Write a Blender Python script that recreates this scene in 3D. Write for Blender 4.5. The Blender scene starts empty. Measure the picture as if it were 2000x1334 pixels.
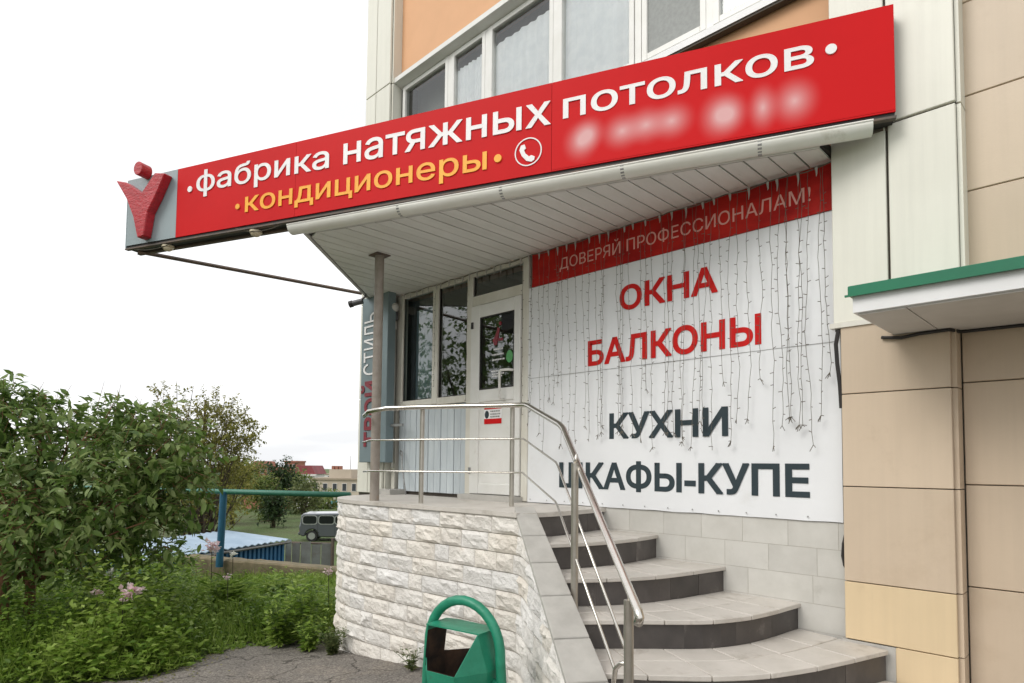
import bpy, math, random
import numpy as np
from mathutils import Vector, Matrix, noise as mnoise
from mathutils.geometry import delaunay_2d_cdt
random.seed(7); RNG = np.random.default_rng(11)
scene = bpy.context.scene
col = scene.collection
R_ = math.radians

# ------------------------------------------------------------------ camera
FPX, PITCH, ROLL, YAW, CY = 1237.7, .05226, .01056, .78393, 843.5   # from vanishing points of the photograph
CAM = np.array([0, 0, 1.5])
Fv = np.array([-math.sin(YAW)*math.cos(PITCH), math.cos(YAW)*math.cos(PITCH), math.sin(PITCH)])
Rv = np.array([math.cos(YAW), math.sin(YAW), 0.]); Uv = np.cross(Rv, Fv)
Rv, Uv = Rv*math.cos(ROLL)+Uv*math.sin(ROLL), -Rv*math.sin(ROLL)+Uv*math.cos(ROLL)
cd = bpy.data.cameras.new('camera'); camo = bpy.data.objects.new('camera', cd); col.objects.link(camo)
cd.sensor_width = 36; cd.lens = FPX/2000*36; cd.shift_y = (CY-667)/2000
cd.clip_start = .05; cd.clip_end = 6000
m = Matrix.Identity(4)
for i in range(3):
    m[i][0] = Rv[i]; m[i][1] = Uv[i]; m[i][2] = -Fv[i]; m[i][3] = CAM[i]
camo.matrix_world = m
scene.camera = camo
# ------------------------------------------------------------------ sky, sun, exposure
SUN_EL, SUN_AZ = R_(42), R_(196)      # azimuth clockwise from +Y
w = bpy.data.worlds.new('World'); scene.world = w; w.use_nodes = True
nt = w.node_tree; nt.nodes.clear()
out = nt.nodes.new('ShaderNodeOutputWorld'); bg = nt.nodes.new('ShaderNodeBackground')
sky = nt.nodes.new('ShaderNodeTexSky'); sky.sky_type = 'NISHITA'; sky.sun_disc = False
sky.sun_elevation = SUN_EL; sky.sun_rotation = SUN_AZ; sky.dust_density = 4; sky.air_density = 1.0; sky.ozone_density = 1
hs = nt.nodes.new('ShaderNodeHueSaturation'); hs.inputs['Saturation'].default_value = .10
# overcast: an even cloud sheet veils the clear sky
tc = nt.nodes.new('ShaderNodeTexCoord'); mp = nt.nodes.new('ShaderNodeMapping'); mp.inputs['Scale'].default_value = (1.2, 1.2, 7)
nz = nt.nodes.new('ShaderNodeTexNoise'); nz.inputs['Scale'].default_value = 2.2; nz.inputs['Detail'].default_value = 5
rp = nt.nodes.new('ShaderNodeValToRGB')
rp.color_ramp.elements[0].position = .36; rp.color_ramp.elements[0].color = (7.35, 7.45, 7.6, 1)
rp.color_ramp.elements[1].position = .56; rp.color_ramp.elements[1].color = (9.4, 9.45, 9.5, 1)
mx = nt.nodes.new('ShaderNodeMixRGB'); mx.inputs[0].default_value = .8
L = nt.links.new
L(tc.outputs['Generated'], mp.inputs[0]); L(mp.outputs[0], nz.inputs['Vector']); L(nz.outputs['Fac'], rp.inputs[0])
L(sky.outputs[0], hs.inputs['Color']); L(hs.outputs[0], mx.inputs[1]); L(rp.outputs[0], mx.inputs[2])
L(mx.outputs[0], bg.inputs[0]); bg.inputs[1].default_value = .11
L(bg.outputs[0], out.inputs[0])
sl = bpy.data.lights.new('sun', 'SUN'); sl.energy = 1.0; sl.angle = R_(28); sl.color = (1, .96, .90)
so = bpy.data.objects.new('sun', sl); col.objects.link(so)
sd = Vector((math.sin(SUN_AZ)*math.cos(SUN_EL), math.cos(SUN_AZ)*math.cos(SUN_EL), math.sin(SUN_EL)))
so.rotation_euler = sd.to_track_quat('Z', 'Y').to_euler(); so.location = (0, -5, 20)
scene.view_settings.view_transform = 'Standard'; scene.view_settings.look = 'None'
scene.view_settings.gamma = 1; scene.view_settings.exposure = .50
scene.render.engine = 'CYCLES'

# ------------------------------------------------------------------ pixel helpers (directions only; distance comes from planes)
def ray(x, y): return Fv + Rv*(x-1000)/FPX + Uv*(CY-y)/FPX
def onY(x, y, Y): d = ray(x, y); return CAM + d*(Y/d[1])
def onZ(x, y, Z): d = ray(x, y); return CAM + d*((Z-CAM[2])/d[2])
def onN(x, y, p, az):
    n = np.array([-math.sin(R_(az)), math.cos(R_(az)), 0]); d = ray(x, y); return CAM + d*(n.dot(np.array(p)-CAM)/n.dot(d))
def pd(x, y, dist): return CAM + dist*ray(x, y)

# ------------------------------------------------------------------ materials
def mat(name, c1, c2=None, rough=.7, scale=6., metal=0., bump=0., bscale=40., stretch=(1, 1, 1), rnd=0., dirt=None, dscale=1.5, dlow=.55, spec=.5, coat=0., detail=6, attr=False, hue=0., streak=0.):
    """noise-blended colour, per-object variation, optional dirt blotches and bump"""
    m = bpy.data.materials.new(name); m.use_nodes = True; t = m.node_tree; N = t.nodes; K = t.links.new
    b = N['Principled BSDF']; b.inputs['Roughness'].default_value = rough; b.inputs['Metallic'].default_value = metal
    b.inputs['Specular IOR Level'].default_value = spec; b.inputs['Coat Weight'].default_value = coat
    tc = N.new('ShaderNodeTexCoord'); mp = N.new('ShaderNodeMapping'); mp.inputs['Scale'].default_value = stretch
    oi = N.new('ShaderNodeObjectInfo')
    K(tc.outputs['Object'], mp.inputs[0])
    ofs = N.new('ShaderNodeVectorMath'); ofs.operation = 'ADD'
    sc = N.new('ShaderNodeMath'); sc.operation = 'MULTIPLY'; sc.inputs[1].default_value = 37.0 if rnd else 0.0
    K(oi.outputs['Random'], sc.inputs[0]); K(mp.outputs[0], ofs.inputs[0]); K(sc.outputs[0], ofs.inputs[1])
    nz = N.new('ShaderNodeTexNoise'); nz.inputs['Scale'].default_value = scale; nz.inputs['Detail'].default_value = detail; nz.inputs['Roughness'].default_value = .62
    K(ofs.outputs[0], nz.inputs['Vector'])
    c2 = c2 or tuple(min(1, v*.86) for v in c1)
    r = N.new('ShaderNodeValToRGB'); r.color_ramp.elements[0].position = .36; r.color_ramp.elements[1].position = .64
    r.color_ramp.elements[0].color = (*c2, 1); r.color_ramp.elements[1].color = (*c1, 1)
    K(nz.outputs['Fac'], r.inputs[0]); cur = r.outputs[0]
    if attr:
        at = N.new('ShaderNodeAttribute'); at.attribute_name = 'rnd'
        K(at.outputs['Fac'], r.inputs[0])
    if rnd:
        h = N.new('ShaderNodeHueSaturation'); mr = N.new('ShaderNodeMapRange')
        mr.inputs['To Min'].default_value = 1-rnd; mr.inputs['To Max'].default_value = 1+rnd
        K(oi.outputs['Random'], mr.inputs['Value']); K(mr.outputs[0], h.inputs['Value']); K(cur, h.inputs['Color'])
        if hue:
            wn = N.new('ShaderNodeTexWhiteNoise'); wn.noise_dimensions = '1D'; K(oi.outputs['Random'], wn.inputs['W'])
            m2 = N.new('ShaderNodeMapRange'); m2.inputs['To Min'].default_value = .5; m2.inputs['To Max'].default_value = 1+hue
            K(wn.outputs['Value'], m2.inputs['Value']); K(m2.outputs[0], h.inputs['Saturation'])
        cur = h.outputs[0]
    if dirt:
        n2 = N.new('ShaderNodeTexNoise'); n2.inputs['Scale'].default_value = dscale; n2.inputs['Detail'].default_value = 9; n2.inputs['Roughness'].default_value = .7
        K(ofs.outputs[0], n2.inputs['Vector'])
        r2 = N.new('ShaderNodeValToRGB'); r2.color_ramp.elements[0].position = dlow; r2.color_ramp.elements[1].position = min(1, dlow+.22)
        mm = N.new('ShaderNodeMixRGB'); mm.inputs[2].default_value = (*dirt, 1)
        K(n2.outputs['Fac'], r2.inputs[0]); K(r2.outputs[0], mm.inputs[0]); K(cur, mm.inputs[1]); cur = mm.outputs[0]
    if streak:
        ms = N.new('ShaderNodeMapping'); ms.inputs['Scale'].default_value = (9, 9, .35); K(tc.outputs['Object'], ms.inputs[0])
        ns = N.new('ShaderNodeTexNoise'); ns.inputs['Scale'].default_value = 2.2; ns.inputs['Detail'].default_value = 7; ns.inputs['Roughness'].default_value = .6; K(ms.outputs[0], ns.inputs['Vector'])
        rs = N.new('ShaderNodeMapRange'); rs.inputs['From Min'].default_value = .42; rs.inputs['From Max'].default_value = .72; rs.inputs['To Min'].default_value = 1.0; rs.inputs['To Max'].default_value = 1-streak
        K(ns.outputs['Fac'], rs.inputs['Value']); h3 = N.new('ShaderNodeHueSaturation'); K(rs.outputs[0], h3.inputs['Value']); K(cur, h3.inputs['Color']); cur = h3.outputs[0]
    K(cur, b.inputs['Base Color'])
    if bump:
        n3 = N.new('ShaderNodeTexNoise'); n3.inputs['Scale'].default_value = bscale; n3.inputs['Detail'].default_value = 8; n3.inputs['Roughness'].default_value = .65
        K(ofs.outputs[0], n3.inputs['Vector'])
        bp = N.new('ShaderNodeBump'); bp.inputs['Strength'].default_value = min(1, bump); bp.inputs['Distance'].default_value = .02*max(1, bump)
        K(n3.outputs['Fac'], bp.inputs['Height']); K(bp.outputs[0], b.inputs['Normal'])
    return m
def leafmat(name, ca, cb, cc):
    m = bpy.data.materials.new(name); m.use_nodes = True; t = m.node_tree; N = t.nodes; K = t.links.new; N.clear()
    o = N.new('ShaderNodeOutputMaterial'); at = N.new('ShaderNodeAttribute'); at.attribute_name = 'rnd'
    r = N.new('ShaderNodeValToRGB'); r.color_ramp.elements[0].color = (*ca, 1); r.color_ramp.elements[1].color = (*cc, 1)
    e = r.color_ramp.elements.new(.5); e.color = (*cb, 1); K(at.outputs['Fac'], r.inputs[0])
    p = N.new('ShaderNodeBsdfPrincipled'); p.inputs['Roughness'].default_value = .5; p.inputs['Specular IOR Level'].default_value = .35
    tr = N.new('ShaderNodeBsdfTranslucent'); mx = N.new('ShaderNodeMixShader'); mx.inputs[0].default_value = .42
    K(r.outputs[0], p.inputs['Base Color']); K(r.outputs[0], tr.inputs[0]); K(p.outputs[0], mx.inputs[1]); K(tr.outputs[0], mx.inputs[2]); K(mx.outputs[0], o.inputs[0])
    return m
def glassmat(name, tint=(.9, .93, .92), refl=.12):
    m = bpy.data.materials.new(name); m.use_nodes = True; t = m.node_tree; N = t.nodes; K = t.links.new; N.clear()
    o = N.new('ShaderNodeOutputMaterial'); g = N.new('ShaderNodeBsdfGlossy'); g.inputs['Roughness'].default_value = .015
    g.inputs['Color'].default_value = (.95, .97, .97, 1)
    tr = N.new('ShaderNodeBsdfTransparent'); tr.inputs[0].default_value = (*tint, 1)
    fr = N.new('ShaderNodeFresnel'); fr.inputs['IOR'].default_value = 1.5
    ma = N.new('ShaderNodeMath'); ma.operation = 'ADD'; ma.inputs[1].default_value = refl; ma.use_clamp = True
    nz = N.new('ShaderNodeTexNoise'); nz.inputs['Scale'].default_value = 2.5; bp = N.new('ShaderNodeBump'); bp.inputs['Strength'].default_value = .04
    tc = N.new('ShaderNodeTexCoord'); K(tc.outputs['Object'], nz.inputs['Vector']); K(nz.outputs['Fac'], bp.inputs['Height']); K(bp.outputs[0], g.inputs['Normal'])
    mx = N.new('ShaderNodeMixShader'); K(fr.outputs[0], ma.inputs[0]); K(ma.outputs[0], mx.inputs[0]); K(tr.outputs[0], mx.inputs[1]); K(g.outputs[0], mx.inputs[2]); K(mx.outputs[0], o.inputs[0])
    return m
M = {}
M['panel_white'] = mat('panel_white', (.76, .745, .66), (.72, .705, .62), rough=.45, scale=1.3, streak=.06, rnd=.03, dirt=(.60, .57, .48), dscale=.9, dlow=.60, bump=.03, bscale=25)
M['panel_beige'] = mat('panel_beige', (.62, .50, .375), (.58, .465, .345), rough=.38, scale=1.1, streak=.045, rnd=.06, dirt=(.47, .36, .25), dscale=.8, dlow=.58, bump=.04, bscale=60)
M['panel_yellow'] = mat('panel_yellow', (.70, .55, .35), (.66, .515, .325), rough=.45, streak=.05, scale=1.3, dirt=(.55, .42, .26), dscale=1.5, dlow=.6)
M['orange'] = mat('orange', (.74, .42, .235), (.70, .395, .22), rough=.8, scale=2, dirt=(.55, .30, .17), dscale=1.0, dlow=.62, bump=.05, bscale=120)
M['joint'] = mat('joint', (.10, .085, .07), rough=.9)
M['pvc'] = mat('pvc', (.78, .77, .74), (.72, .71, .67), rough=.35, scale=4, dirt=(.50, .46, .38), dscale=3.5, dlow=.60)
M['pvc_old'] = mat('pvc_old', (.72, .70, .63), (.64, .61, .53), rough=.45, scale=5, dirt=(.33, .28, .20), dscale=6, dlow=.60, stretch=(1, 1, .5))
M['glass'] = glassmat('glass', (.80, .86, .84), .10)
M['glass_up'] = glassmat('glass_up', (.98, .99, .99), .02)
M['screen'] = mat('screen', (.36, .37, .36), rough=.9, scale=30)
M['curtain'] = mat('curtain', (.93, .94, .95), (.84, .86, .88), rough=.95, scale=9, detail=8)
M['room'] = mat('room', (.26, .27, .25), rough=.95, scale=2)
M['blue_cloth'] = mat('blue_cloth', (.38, .50, .56), rough=.9, scale=3)
M['plank'] = mat('plank', (.56, .61, .63), (.48, .53, .56), rough=.6, scale=3, stretch=(4, 4, .6), rnd=.06, dirt=(.30, .29, .27), dscale=5, dlow=.63)
M['red'] = mat('red', (.62, .010, .012), (.57, .009, .011), rough=.5, scale=1.2, rnd=.02, dirt=(.50, .012, .014), dscale=1.0, dlow=.62, spec=.12)
M['redband'] = mat('redband', (.55, .022, .014), (.33, .010, .009), spec=.15, rough=.55, scale=2.2, stretch=(1, 1, 2.5))
M['slate'] = mat('slate', (.20, .255, .27), (.18, .23, .245), rough=.5, scale=2, spec=.25)
M['grey_sign'] = mat('grey_sign', (.31, .375, .395), (.28, .345, .365), rough=.45, scale=2)
M['logo_red'] = mat('logo_red', (.50, .018, .03), (.36, .012, .02), rough=.30, scale=14, stretch=(1, 1, 2.5), bump=.3, bscale=18)
M['white_letter'] = mat('white_letter', (.88, .87, .86), (.82, .80, .80), rough=.4, scale=5)
M['yellow_letter'] = mat('yellow_letter', (.95, .44, .012), (.90, .38, .01), rough=.4, scale=5)
M['dark'] = mat('dark', (.022, .020, .020), (.03, .026, .024), rough=.6, scale=8)
M['steel_dark'] = mat('steel_dark', (.10, .085, .075), (.16, .11, .08), rough=.65, scale=12)
M['gutter'] = mat('gutter', (.84, .83, .78), (.79, .775, .71), rough=.3, scale=3, dirt=(.50, .47, .38), dscale=4, dlow=.62)
M['zinc'] = mat('zinc', (.42, .42, .42), (.28, .28, .27), rough=.45, metal=.6, scale=30)
M['soffit'] = mat('soffit', (.82, .81, .785), (.75, .74, .71), rough=.5, scale=2.0, rnd=.05, dirt=(.42, .40, .34), dscale=7, dlow=.62, stretch=(3, .6, 1))
M['lamp'] = mat('lamp', (.66, .58, .42), (.54, .46, .32), rough=.35, scale=8)
M['post'] = mat('post', (.34, .30, .26), (.25, .215, .18), rough=.6, scale=6, dirt=(.30, .19, .10), dscale=5, dlow=.62, bump=.08)
M['banner'] = mat('banner', (.80, .81, .825), (.76, .77, .785), rough=.42, scale=1.2, bump=.12, bscale=9, dirt=(.70, .70, .69), dscale=2, dlow=.6)
M['text_red'] = mat('text_red', (.60, .018, .016), (.54, .015, .014), rough=.6, scale=4, spec=.12)
M['text_dark'] = mat('text_dark', (.036, .052, .060), (.045, .06, .068), rough=.6, scale=4, spec=.12)
M['text_pale'] = mat('text_pale', (.80, .42, .36), rough=.5, scale=4)
M['text_maroon'] = mat('text_maroon', (.24, .016, .03), rough=.45, scale=4)
M['wire'] = mat('wire', (.09, .08, .065), (.14, .12, .09), rough=.6, scale=20)
M['wire_pale'] = mat('wire_pale', (.42, .40, .37), rough=.5, scale=20)
M['stone'] = mat('stone', (.86, .825, .77), (.755, .715, .66), rough=.85, scale=5, rnd=.05, hue=.55, bump=1.0, bscale=42, dirt=(.72, .55, .42), dscale=3.4, dlow=.61)
M['mortar'] = mat('mortar', (.52, .48, .42), (.42, .385, .335), rough=.95, scale=14, bump=.3)
M['slab'] = mat('slab', (.47, .455, .42), (.39, .375, .345), rough=.8, scale=5, rnd=.06, bump=.12, bscale=70, dirt=(.30, .28, .24), dscale=3, dlow=.62)
M['tread'] = mat('tread', (.62, .58, .53), (.54, .505, .455), rough=.55, scale=4, rnd=.05, dirt=(.34, .30, .25), dscale=4.5, dlow=.55, bump=.08, bscale=90)
M['riser'] = mat('riser', (.085, .074, .068), (.055, .048, .045), rough=.42, scale=5, rnd=.22, dirt=(.24, .22, .20), dscale=5, dlow=.60)
M['grout'] = mat('grout', (.46, .43, .38), rough=.9, scale=20)
M['wtile'] = mat('wtile', (.58, .565, .525), (.51, .495, .455), rough=.45, scale=4, rnd=.04, dirt=(.36, .34, .30), dscale=2.5, dlow=.62)
M['stainless'] = mat('stainless', (.70, .67, .62), (.62, .59, .54), rough=.24, metal=1, scale=9)
M['steel_post'] = mat('steel_post', (.50, .47, .42), (.42, .39, .34), rough=.36, metal=.85, scale=9)
M['green_paint'] = mat('green_paint', (.022, .26, .155), (.012, .19, .105), rough=.38, scale=5, bump=.25, bscale=16, dirt=(.06, .05, .035), dscale=10, dlow=.63)
M['rust'] = mat('rust', (.07, .035, .02), (.02, .012, .01), rough=.9, scale=10)
M['green_flash'] = mat('green_flash', (.008, .17, .085), (.006, .14, .07), rough=.35, scale=3)
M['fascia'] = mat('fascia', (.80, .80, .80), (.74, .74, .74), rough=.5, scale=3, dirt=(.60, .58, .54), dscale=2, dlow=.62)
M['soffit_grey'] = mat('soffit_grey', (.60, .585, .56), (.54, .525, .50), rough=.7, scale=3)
def asphalt_mat():
    m = mat('asphalt', (.215, .195, .172), (.165, .15, .135), rough=.92, scale=2.2, dirt=(.26, .225, .185), dscale=1.3, dlow=.50, spec=.2)
    t = m.node_tree; N = t.nodes; K = t.links.new; b = N['Principled BSDF']; cur = b.inputs['Base Color'].links[0].from_socket
    tc = N.new('ShaderNodeTexCoord'); g = N.new('ShaderNodeTexVoronoi'); g.inputs['Scale'].default_value = 75; K(tc.outputs['Object'], g.inputs['Vector'])
    mr = N.new('ShaderNodeMapRange'); mr.inputs['To Min'].default_value = .62; mr.inputs['To Max'].default_value = 1.45; sp = N.new('ShaderNodeSeparateColor'); K(g.outputs['Color'], sp.inputs[0]); K(sp.outputs[0], mr.inputs['Value'])
    h = N.new('ShaderNodeHueSaturation'); K(mr.outputs[0], h.inputs['Value']); K(cur, h.inputs['Color'])
    nz = N.new('ShaderNodeTexNoise'); nz.inputs['Scale'].default_value = 2.5; nz.inputs['Detail'].default_value = 6; K(tc.outputs['Object'], nz.inputs['Vector'])
    ad = N.new('ShaderNodeMixRGB'); ad.inputs[0].default_value = .28; K(tc.outputs['Object'], ad.inputs[1]); K(nz.outputs['Color'], ad.inputs[2])
    v = N.new('ShaderNodeTexVoronoi'); v.feature = 'DISTANCE_TO_EDGE'; v.inputs['Scale'].default_value = 1.5; K(ad.outputs[0], v.inputs['Vector'])
    r = N.new('ShaderNodeMapRange'); r.inputs['From Max'].default_value = .012; r.inputs['To Min'].default_value = .30; r.inputs['To Max'].default_value = 1; K(v.outputs['Distance'], r.inputs['Value'])
    h2 = N.new('ShaderNodeHueSaturation'); K(r.outputs[0], h2.inputs['Value']); K(h.outputs[0], h2.inputs['Color']); K(h2.outputs[0], b.inputs['Base Color'])
    bp = N.new('ShaderNodeBump'); bp.inputs['Strength'].default_value = .7; bp.inputs['Distance'].default_value = .006; K(g.outputs['Distance'], bp.inputs['Height']); K(bp.outputs[0], b.inputs['Normal'])
    return m
M['asphalt'] = asphalt_mat()
M['stem_green'] = mat('stem_green', (.12, .19, .05), (.09, .14, .04), rough=.7, scale=5)
M['soil'] = mat('soil', (.055, .045, .03), (.04, .05, .02), rough=.95, scale=3)
M['concrete_old'] = mat('concrete_old', (.24, .19, .12), (.15, .13, .075), rough=.95, scale=5, bump=.6, bscale=22, dirt=(.09, .10, .045), dscale=4, dlow=.55)
M['pipe_green'] = mat('pipe_green', (.045, .19, .135), (.03, .15, .10), rough=.5, scale=8)
M['pipe_blue'] = mat('pipe_blue', (.02, .12, .21), (.015, .095, .17), rough=.5, scale=9, dirt=(.16, .13, .10), dscale=8, dlow=.66)
M['cont_blue'] = mat('cont_blue', (.035, .17, .36), (.025, .13, .28), rough=.5, scale=3, dirt=(.12, .12, .13), dscale=2, dlow=.64)
M['cont_roof'] = mat('cont_roof', (.42, .52, .63), (.33, .43, .54), rough=.5, scale=2, dirt=(.33, .30, .27), dscale=2, dlow=.63)
M['sheet_grey'] = mat('sheet_grey', (.33, .345, .33), (.25, .25, .235), rough=.6, scale=3, rnd=.25, dirt=(.20, .14, .10), dscale=2, dlow=.55)
M['car_paint'] = mat('car_paint', (.115, .125, .14), (.105, .115, .13), rough=.28, metal=.4, scale=1, coat=.6)
M['car_roof'] = mat('car_roof', (.46, .48, .52), rough=.3, metal=.3, scale=1, coat=.5)
M['car_glass'] = mat('car_glass', (.012, .014, .016), rough=.08, scale=1)
M['silver'] = mat('silver', (.62, .63, .65), rough=.28, metal=.8, scale=3)
M['tyre'] = mat('tyre', (.018, .018, .018), rough=.85, scale=20)
M['bark'] = mat('bark', (.13, .095, .065), (.07, .052, .036), rough=.95, scale=9, stretch=(3, 3, .7), bump=.6, bscale=14)
M['bark_red'] = mat('bark_red', (.30, .14, .075), (.17, .085, .05), rough=.95, scale=9, stretch=(3, 3, .7), bump=.6, bscale=14)
M['leaf_bush'] = leafmat('leaf_bush', (.065, .125, .024), (.16, .25, .055), (.32, .39, .16))
M['leaf_bed'] = leafmat('leaf_bed', (.085, .165, .018), (.22, .34, .046), (.38, .49, .12))
M['leaf_pale'] = leafmat('leaf_pale', (.085, .115, .040), (.135, .165, .060), (.19, .20, .085))
M['leaf_yel'] = leafmat('leaf_yel', (.14, .155, .032), (.24, .235, .05), (.33, .30, .085))
M['leaf_far'] = leafmat('leaf_far', (.09, .14, .034), (.16, .21, .05), (.24, .27, .085))
M['leaf_dark'] = leafmat('leaf_dark', (.020, .042, .016), (.035, .066, .022), (.06, .095, .034))
M['petal_pink'] = leafmat('petal_pink', (.80, .56, .60), (.87, .70, .72), (.92, .82, .83))
M['petal_white'] = leafmat('petal_white', (.80, .80, .72), (.86, .86, .80), (.92, .92, .88))
M['cream'] = mat('cream', (.52, .45, .36), (.46, .39, .31), rough=.9, scale=.25, dirt=(.36, .30, .24), dscale=.2, dlow=.6)
M['cream_dark'] = mat('cream_dark', (.33, .27, .20), (.27, .22, .16), rough=.9, scale=.3)
M['brick_far'] = mat('brick_far', (.36, .15, .10), (.28, .12, .085), rough=.9, scale=.4)
M['roof_maroon'] = mat('roof_maroon', (.26, .055, .065), (.20, .045, .05), rough=.7, scale=.4)
M['far_white'] = mat('far_white', (.70, .68, .66), rough=.9, scale=.3)
M['pane_far'] = mat('pane_far', (.055, .06, .07), rough=.15, scale=1)
M['teal'] = mat('teal', (.10, .30, .32), rough=.7, scale=1)
M['metal_cam'] = mat('metal_cam', (.10, .10, .105), rough=.4, scale=5)
M['plastic_w'] = mat('plastic_w', (.60, .59, .56), (.50, .49, .45), rough=.45, scale=8)

# terrain material: near soil, far meadow green
def terrain_mat():
    m = bpy.data.materials.new('terrain'); m.use_nodes = True; t = m.node_tree; N = t.nodes; K = t.links.new
    b = N['Principled BSDF']; b.inputs['Roughness'].default_value = .95
    tc = N.new('ShaderNodeTexCoord'); n = N.new('ShaderNodeTexNoise'); n.inputs['Scale'].default_value = .35; n.inputs['Detail'].default_value = 12; n.inputs['Roughness'].default_value = .72
    r = N.new('ShaderNodeValToRGB'); e = r.color_ramp.elements
    e[0].position = .34; e[0].color = (.085, .085, .036, 1); e[1].position = .66; e[1].color = (.085, .15, .034, 1)
    K(tc.outputs['Object'], n.inputs['Vector']); K(n.outputs['Fac'], r.inputs[0]); K(r.outputs[0], b.inputs['Base Color'])
    bp = N.new('ShaderNodeBump'); bp.inputs['Distance'].default_value = .2; n2 = N.new('ShaderNodeTexNoise'); n2.inputs['Scale'].default_value = 6; n2.inputs['Detail'].default_value = 8
    K(tc.outputs['Object'], n2.inputs['Vector']); K(n2.outputs['Fac'], bp.inputs['Height']); K(bp.outputs[0], b.inputs['Normal'])
    return m
M['terrain'] = terrain_mat()
# ------------------------------------------------------------------ mesh helpers
class MB:
    def __init__(s): s.v = []; s.f = []
    def add(s, v, f):
        o = len(s.v); s.v += [tuple(map(float, p)) for p in v]; s.f += [tuple(i+o for i in q) for q in f]; return s
    def box(s, a, b):
        x0, y0, z0 = a; x1, y1, z1 = b
        return s.add([(x0, y0, z0), (x1, y0, z0), (x1, y1, z0), (x0, y1, z0), (x0, y0, z1), (x1, y0, z1), (x1, y1, z1), (x0, y1, z1)],
                     [(0, 3, 2, 1), (4, 5, 6, 7), (0, 1, 5, 4), (1, 2, 6, 5), (2, 3, 7, 6), (3, 0, 4, 7)])
    def prism(s, poly, z0, z1):          # poly counter-clockwise in plan; z1 may be list
        n = len(poly); zt = z1 if hasattr(z1, '__len__') else [z1]*n; zb = z0 if hasattr(z0, '__len__') else [z0]*n
        return s.add([(p[0], p[1], zb[i]) for i, p in enumerate(poly)]+[(p[0], p[1], zt[i]) for i, p in enumerate(poly)],
                     [tuple(range(n-1, -1, -1)), tuple(range(n, 2*n))]+[(i, (i+1) % n, n+(i+1) % n, n+i) for i in range(n)])
    def extr(s, poly, axis, a, b):       # 2d polygon extruded along an axis
        n = len(poly)
        P = (lambda p, t: (t, p[0], p[1])) if axis == 'x' else (lambda p, t: (p[0], t, p[1])) if axis == 'y' else (lambda p, t: (p[0], p[1], t))
        return s.add([P(p, a) for p in poly]+[P(p, b) for p in poly], [tuple(range(n-1, -1, -1)), tuple(range(n, 2*n))]+[(i, (i+1) % n, n+(i+1) % n, n+i) for i in range(n)])
    def tube(s, pts, r, n=8, cap=True):
        pts = [Vector(p) for p in pts]; rs = r if hasattr(r, '__len__') else [r]*len(pts)
        up = Vector((0, 0, 1)); ring = []; prev = None
        for i, p in enumerate(pts):
            d = ((pts[min(i+1, len(pts)-1)]-pts[max(i-1, 0)])).normalized()
            if prev is None:
                a = d.cross(up) if abs(d.z) < .95 else d.cross(Vector((1, 0, 0)))
            else: a = prev-d*prev.dot(d)
            a.normalize(); prev = a; b = d.cross(a)
            ring.append([p+(a*math.cos(2*math.pi*k/n)+b*math.sin(2*math.pi*k/n))*rs[i] for k in range(n)])
        v = [q for g in ring for q in g]; f = []
        for i in range(len(pts)-1):
            for k in range(n): f.append((i*n+k, i*n+(k+1) % n, (i+1)*n+(k+1) % n, (i+1)*n+k))
        if cap: f.append(tuple(range(n-1, -1, -1))); f.append(tuple((len(pts)-1)*n+k for k in range(n)))
        return s.add(v, f)
    def ball(s, c, r, n=8, m=5):
        rx, ry, rz = r if hasattr(r, '__len__') else (r, r, r); v = [(c[0], c[1], c[2]-rz)]; f = []
        for j in range(1, m):
            t = math.pi*j/m
            for k in range(n): v.append((c[0]+rx*math.sin(t)*math.cos(2*math.pi*k/n), c[1]+ry*math.sin(t)*math.sin(2*math.pi*k/n), c[2]-rz*math.cos(t)))
        v.append((c[0], c[1], c[2]+rz)); T = len(v)-1
        for k in range(n):
            f.append((0, 1+(k+1) % n, 1+k)); f.append((T, 1+(m-2)*n+k, 1+(m-2)*n+(k+1) % n))
            for j in range(m-2): f.append((1+j*n+k, 1+j*n+(k+1) % n, 1+(j+1)*n+(k+1) % n, 1+(j+1)*n+k))
        return s.add(v, f)
def sheet(x0, x1, y, z0, z1): return MB().add([(x0, y, z0), (x1, y, z0), (x1, y, z1), (x0, y, z1)], [(0, 1, 2, 3)])
def root_of(p):
    while p.parent is not None: p = p.parent
    return p
MATRIX = {}
def thing(name, label, cat, loc=(0, 0, 0), rotz=0, group=None):
    o = bpy.data.objects.new(name, None); col.objects.link(o); o.location = loc; o.rotation_euler = (0, 0, rotz)
    o.empty_display_size = .2; o['label'] = label; o['category'] = cat
    if group: o['group'] = group
    MATRIX[o.name] = Matrix.Translation(loc) @ Matrix.Rotation(rotz, 4, 'Z')
    return o
def build(name, mb, material, parent=None, smooth=False, local=False, bevel=0., angle=None):
    """mb holds world coordinates unless local; children keep identity transforms under their thing"""
    me = bpy.data.meshes.new(name)
    vs = mb.v
    if parent is not None and not local:
        inv = MATRIX[root_of(parent).name].inverted(); vs = [tuple(inv @ Vector(p)) for p in vs]
    me.from_pydata(vs, [], mb.f); me.validate(); me.update()
    me.materials.append(M[material] if isinstance(material, str) else material)
    if smooth:
        me.polygons.foreach_set('use_smooth', [True]*len(me.polygons))
        if angle: me.set_sharp_from_angle(angle=R_(angle))
    o = bpy.data.objects.new(name, me); col.objects.link(o)
    if parent is not None: o.parent = parent
    if bevel:
        b = o.modifiers.new('bevel', 'BEVEL'); b.width = bevel; b.segments = 1; b.limit_method = 'ANGLE'; b.angle_limit = R_(40)
    return o
def tag(o, label=None, cat=None, group=None, kind=None):
    if label: o['label'] = label
    if cat: o['category'] = cat
    if group: o['group'] = group
    if kind: o['kind'] = kind
    return o
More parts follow.
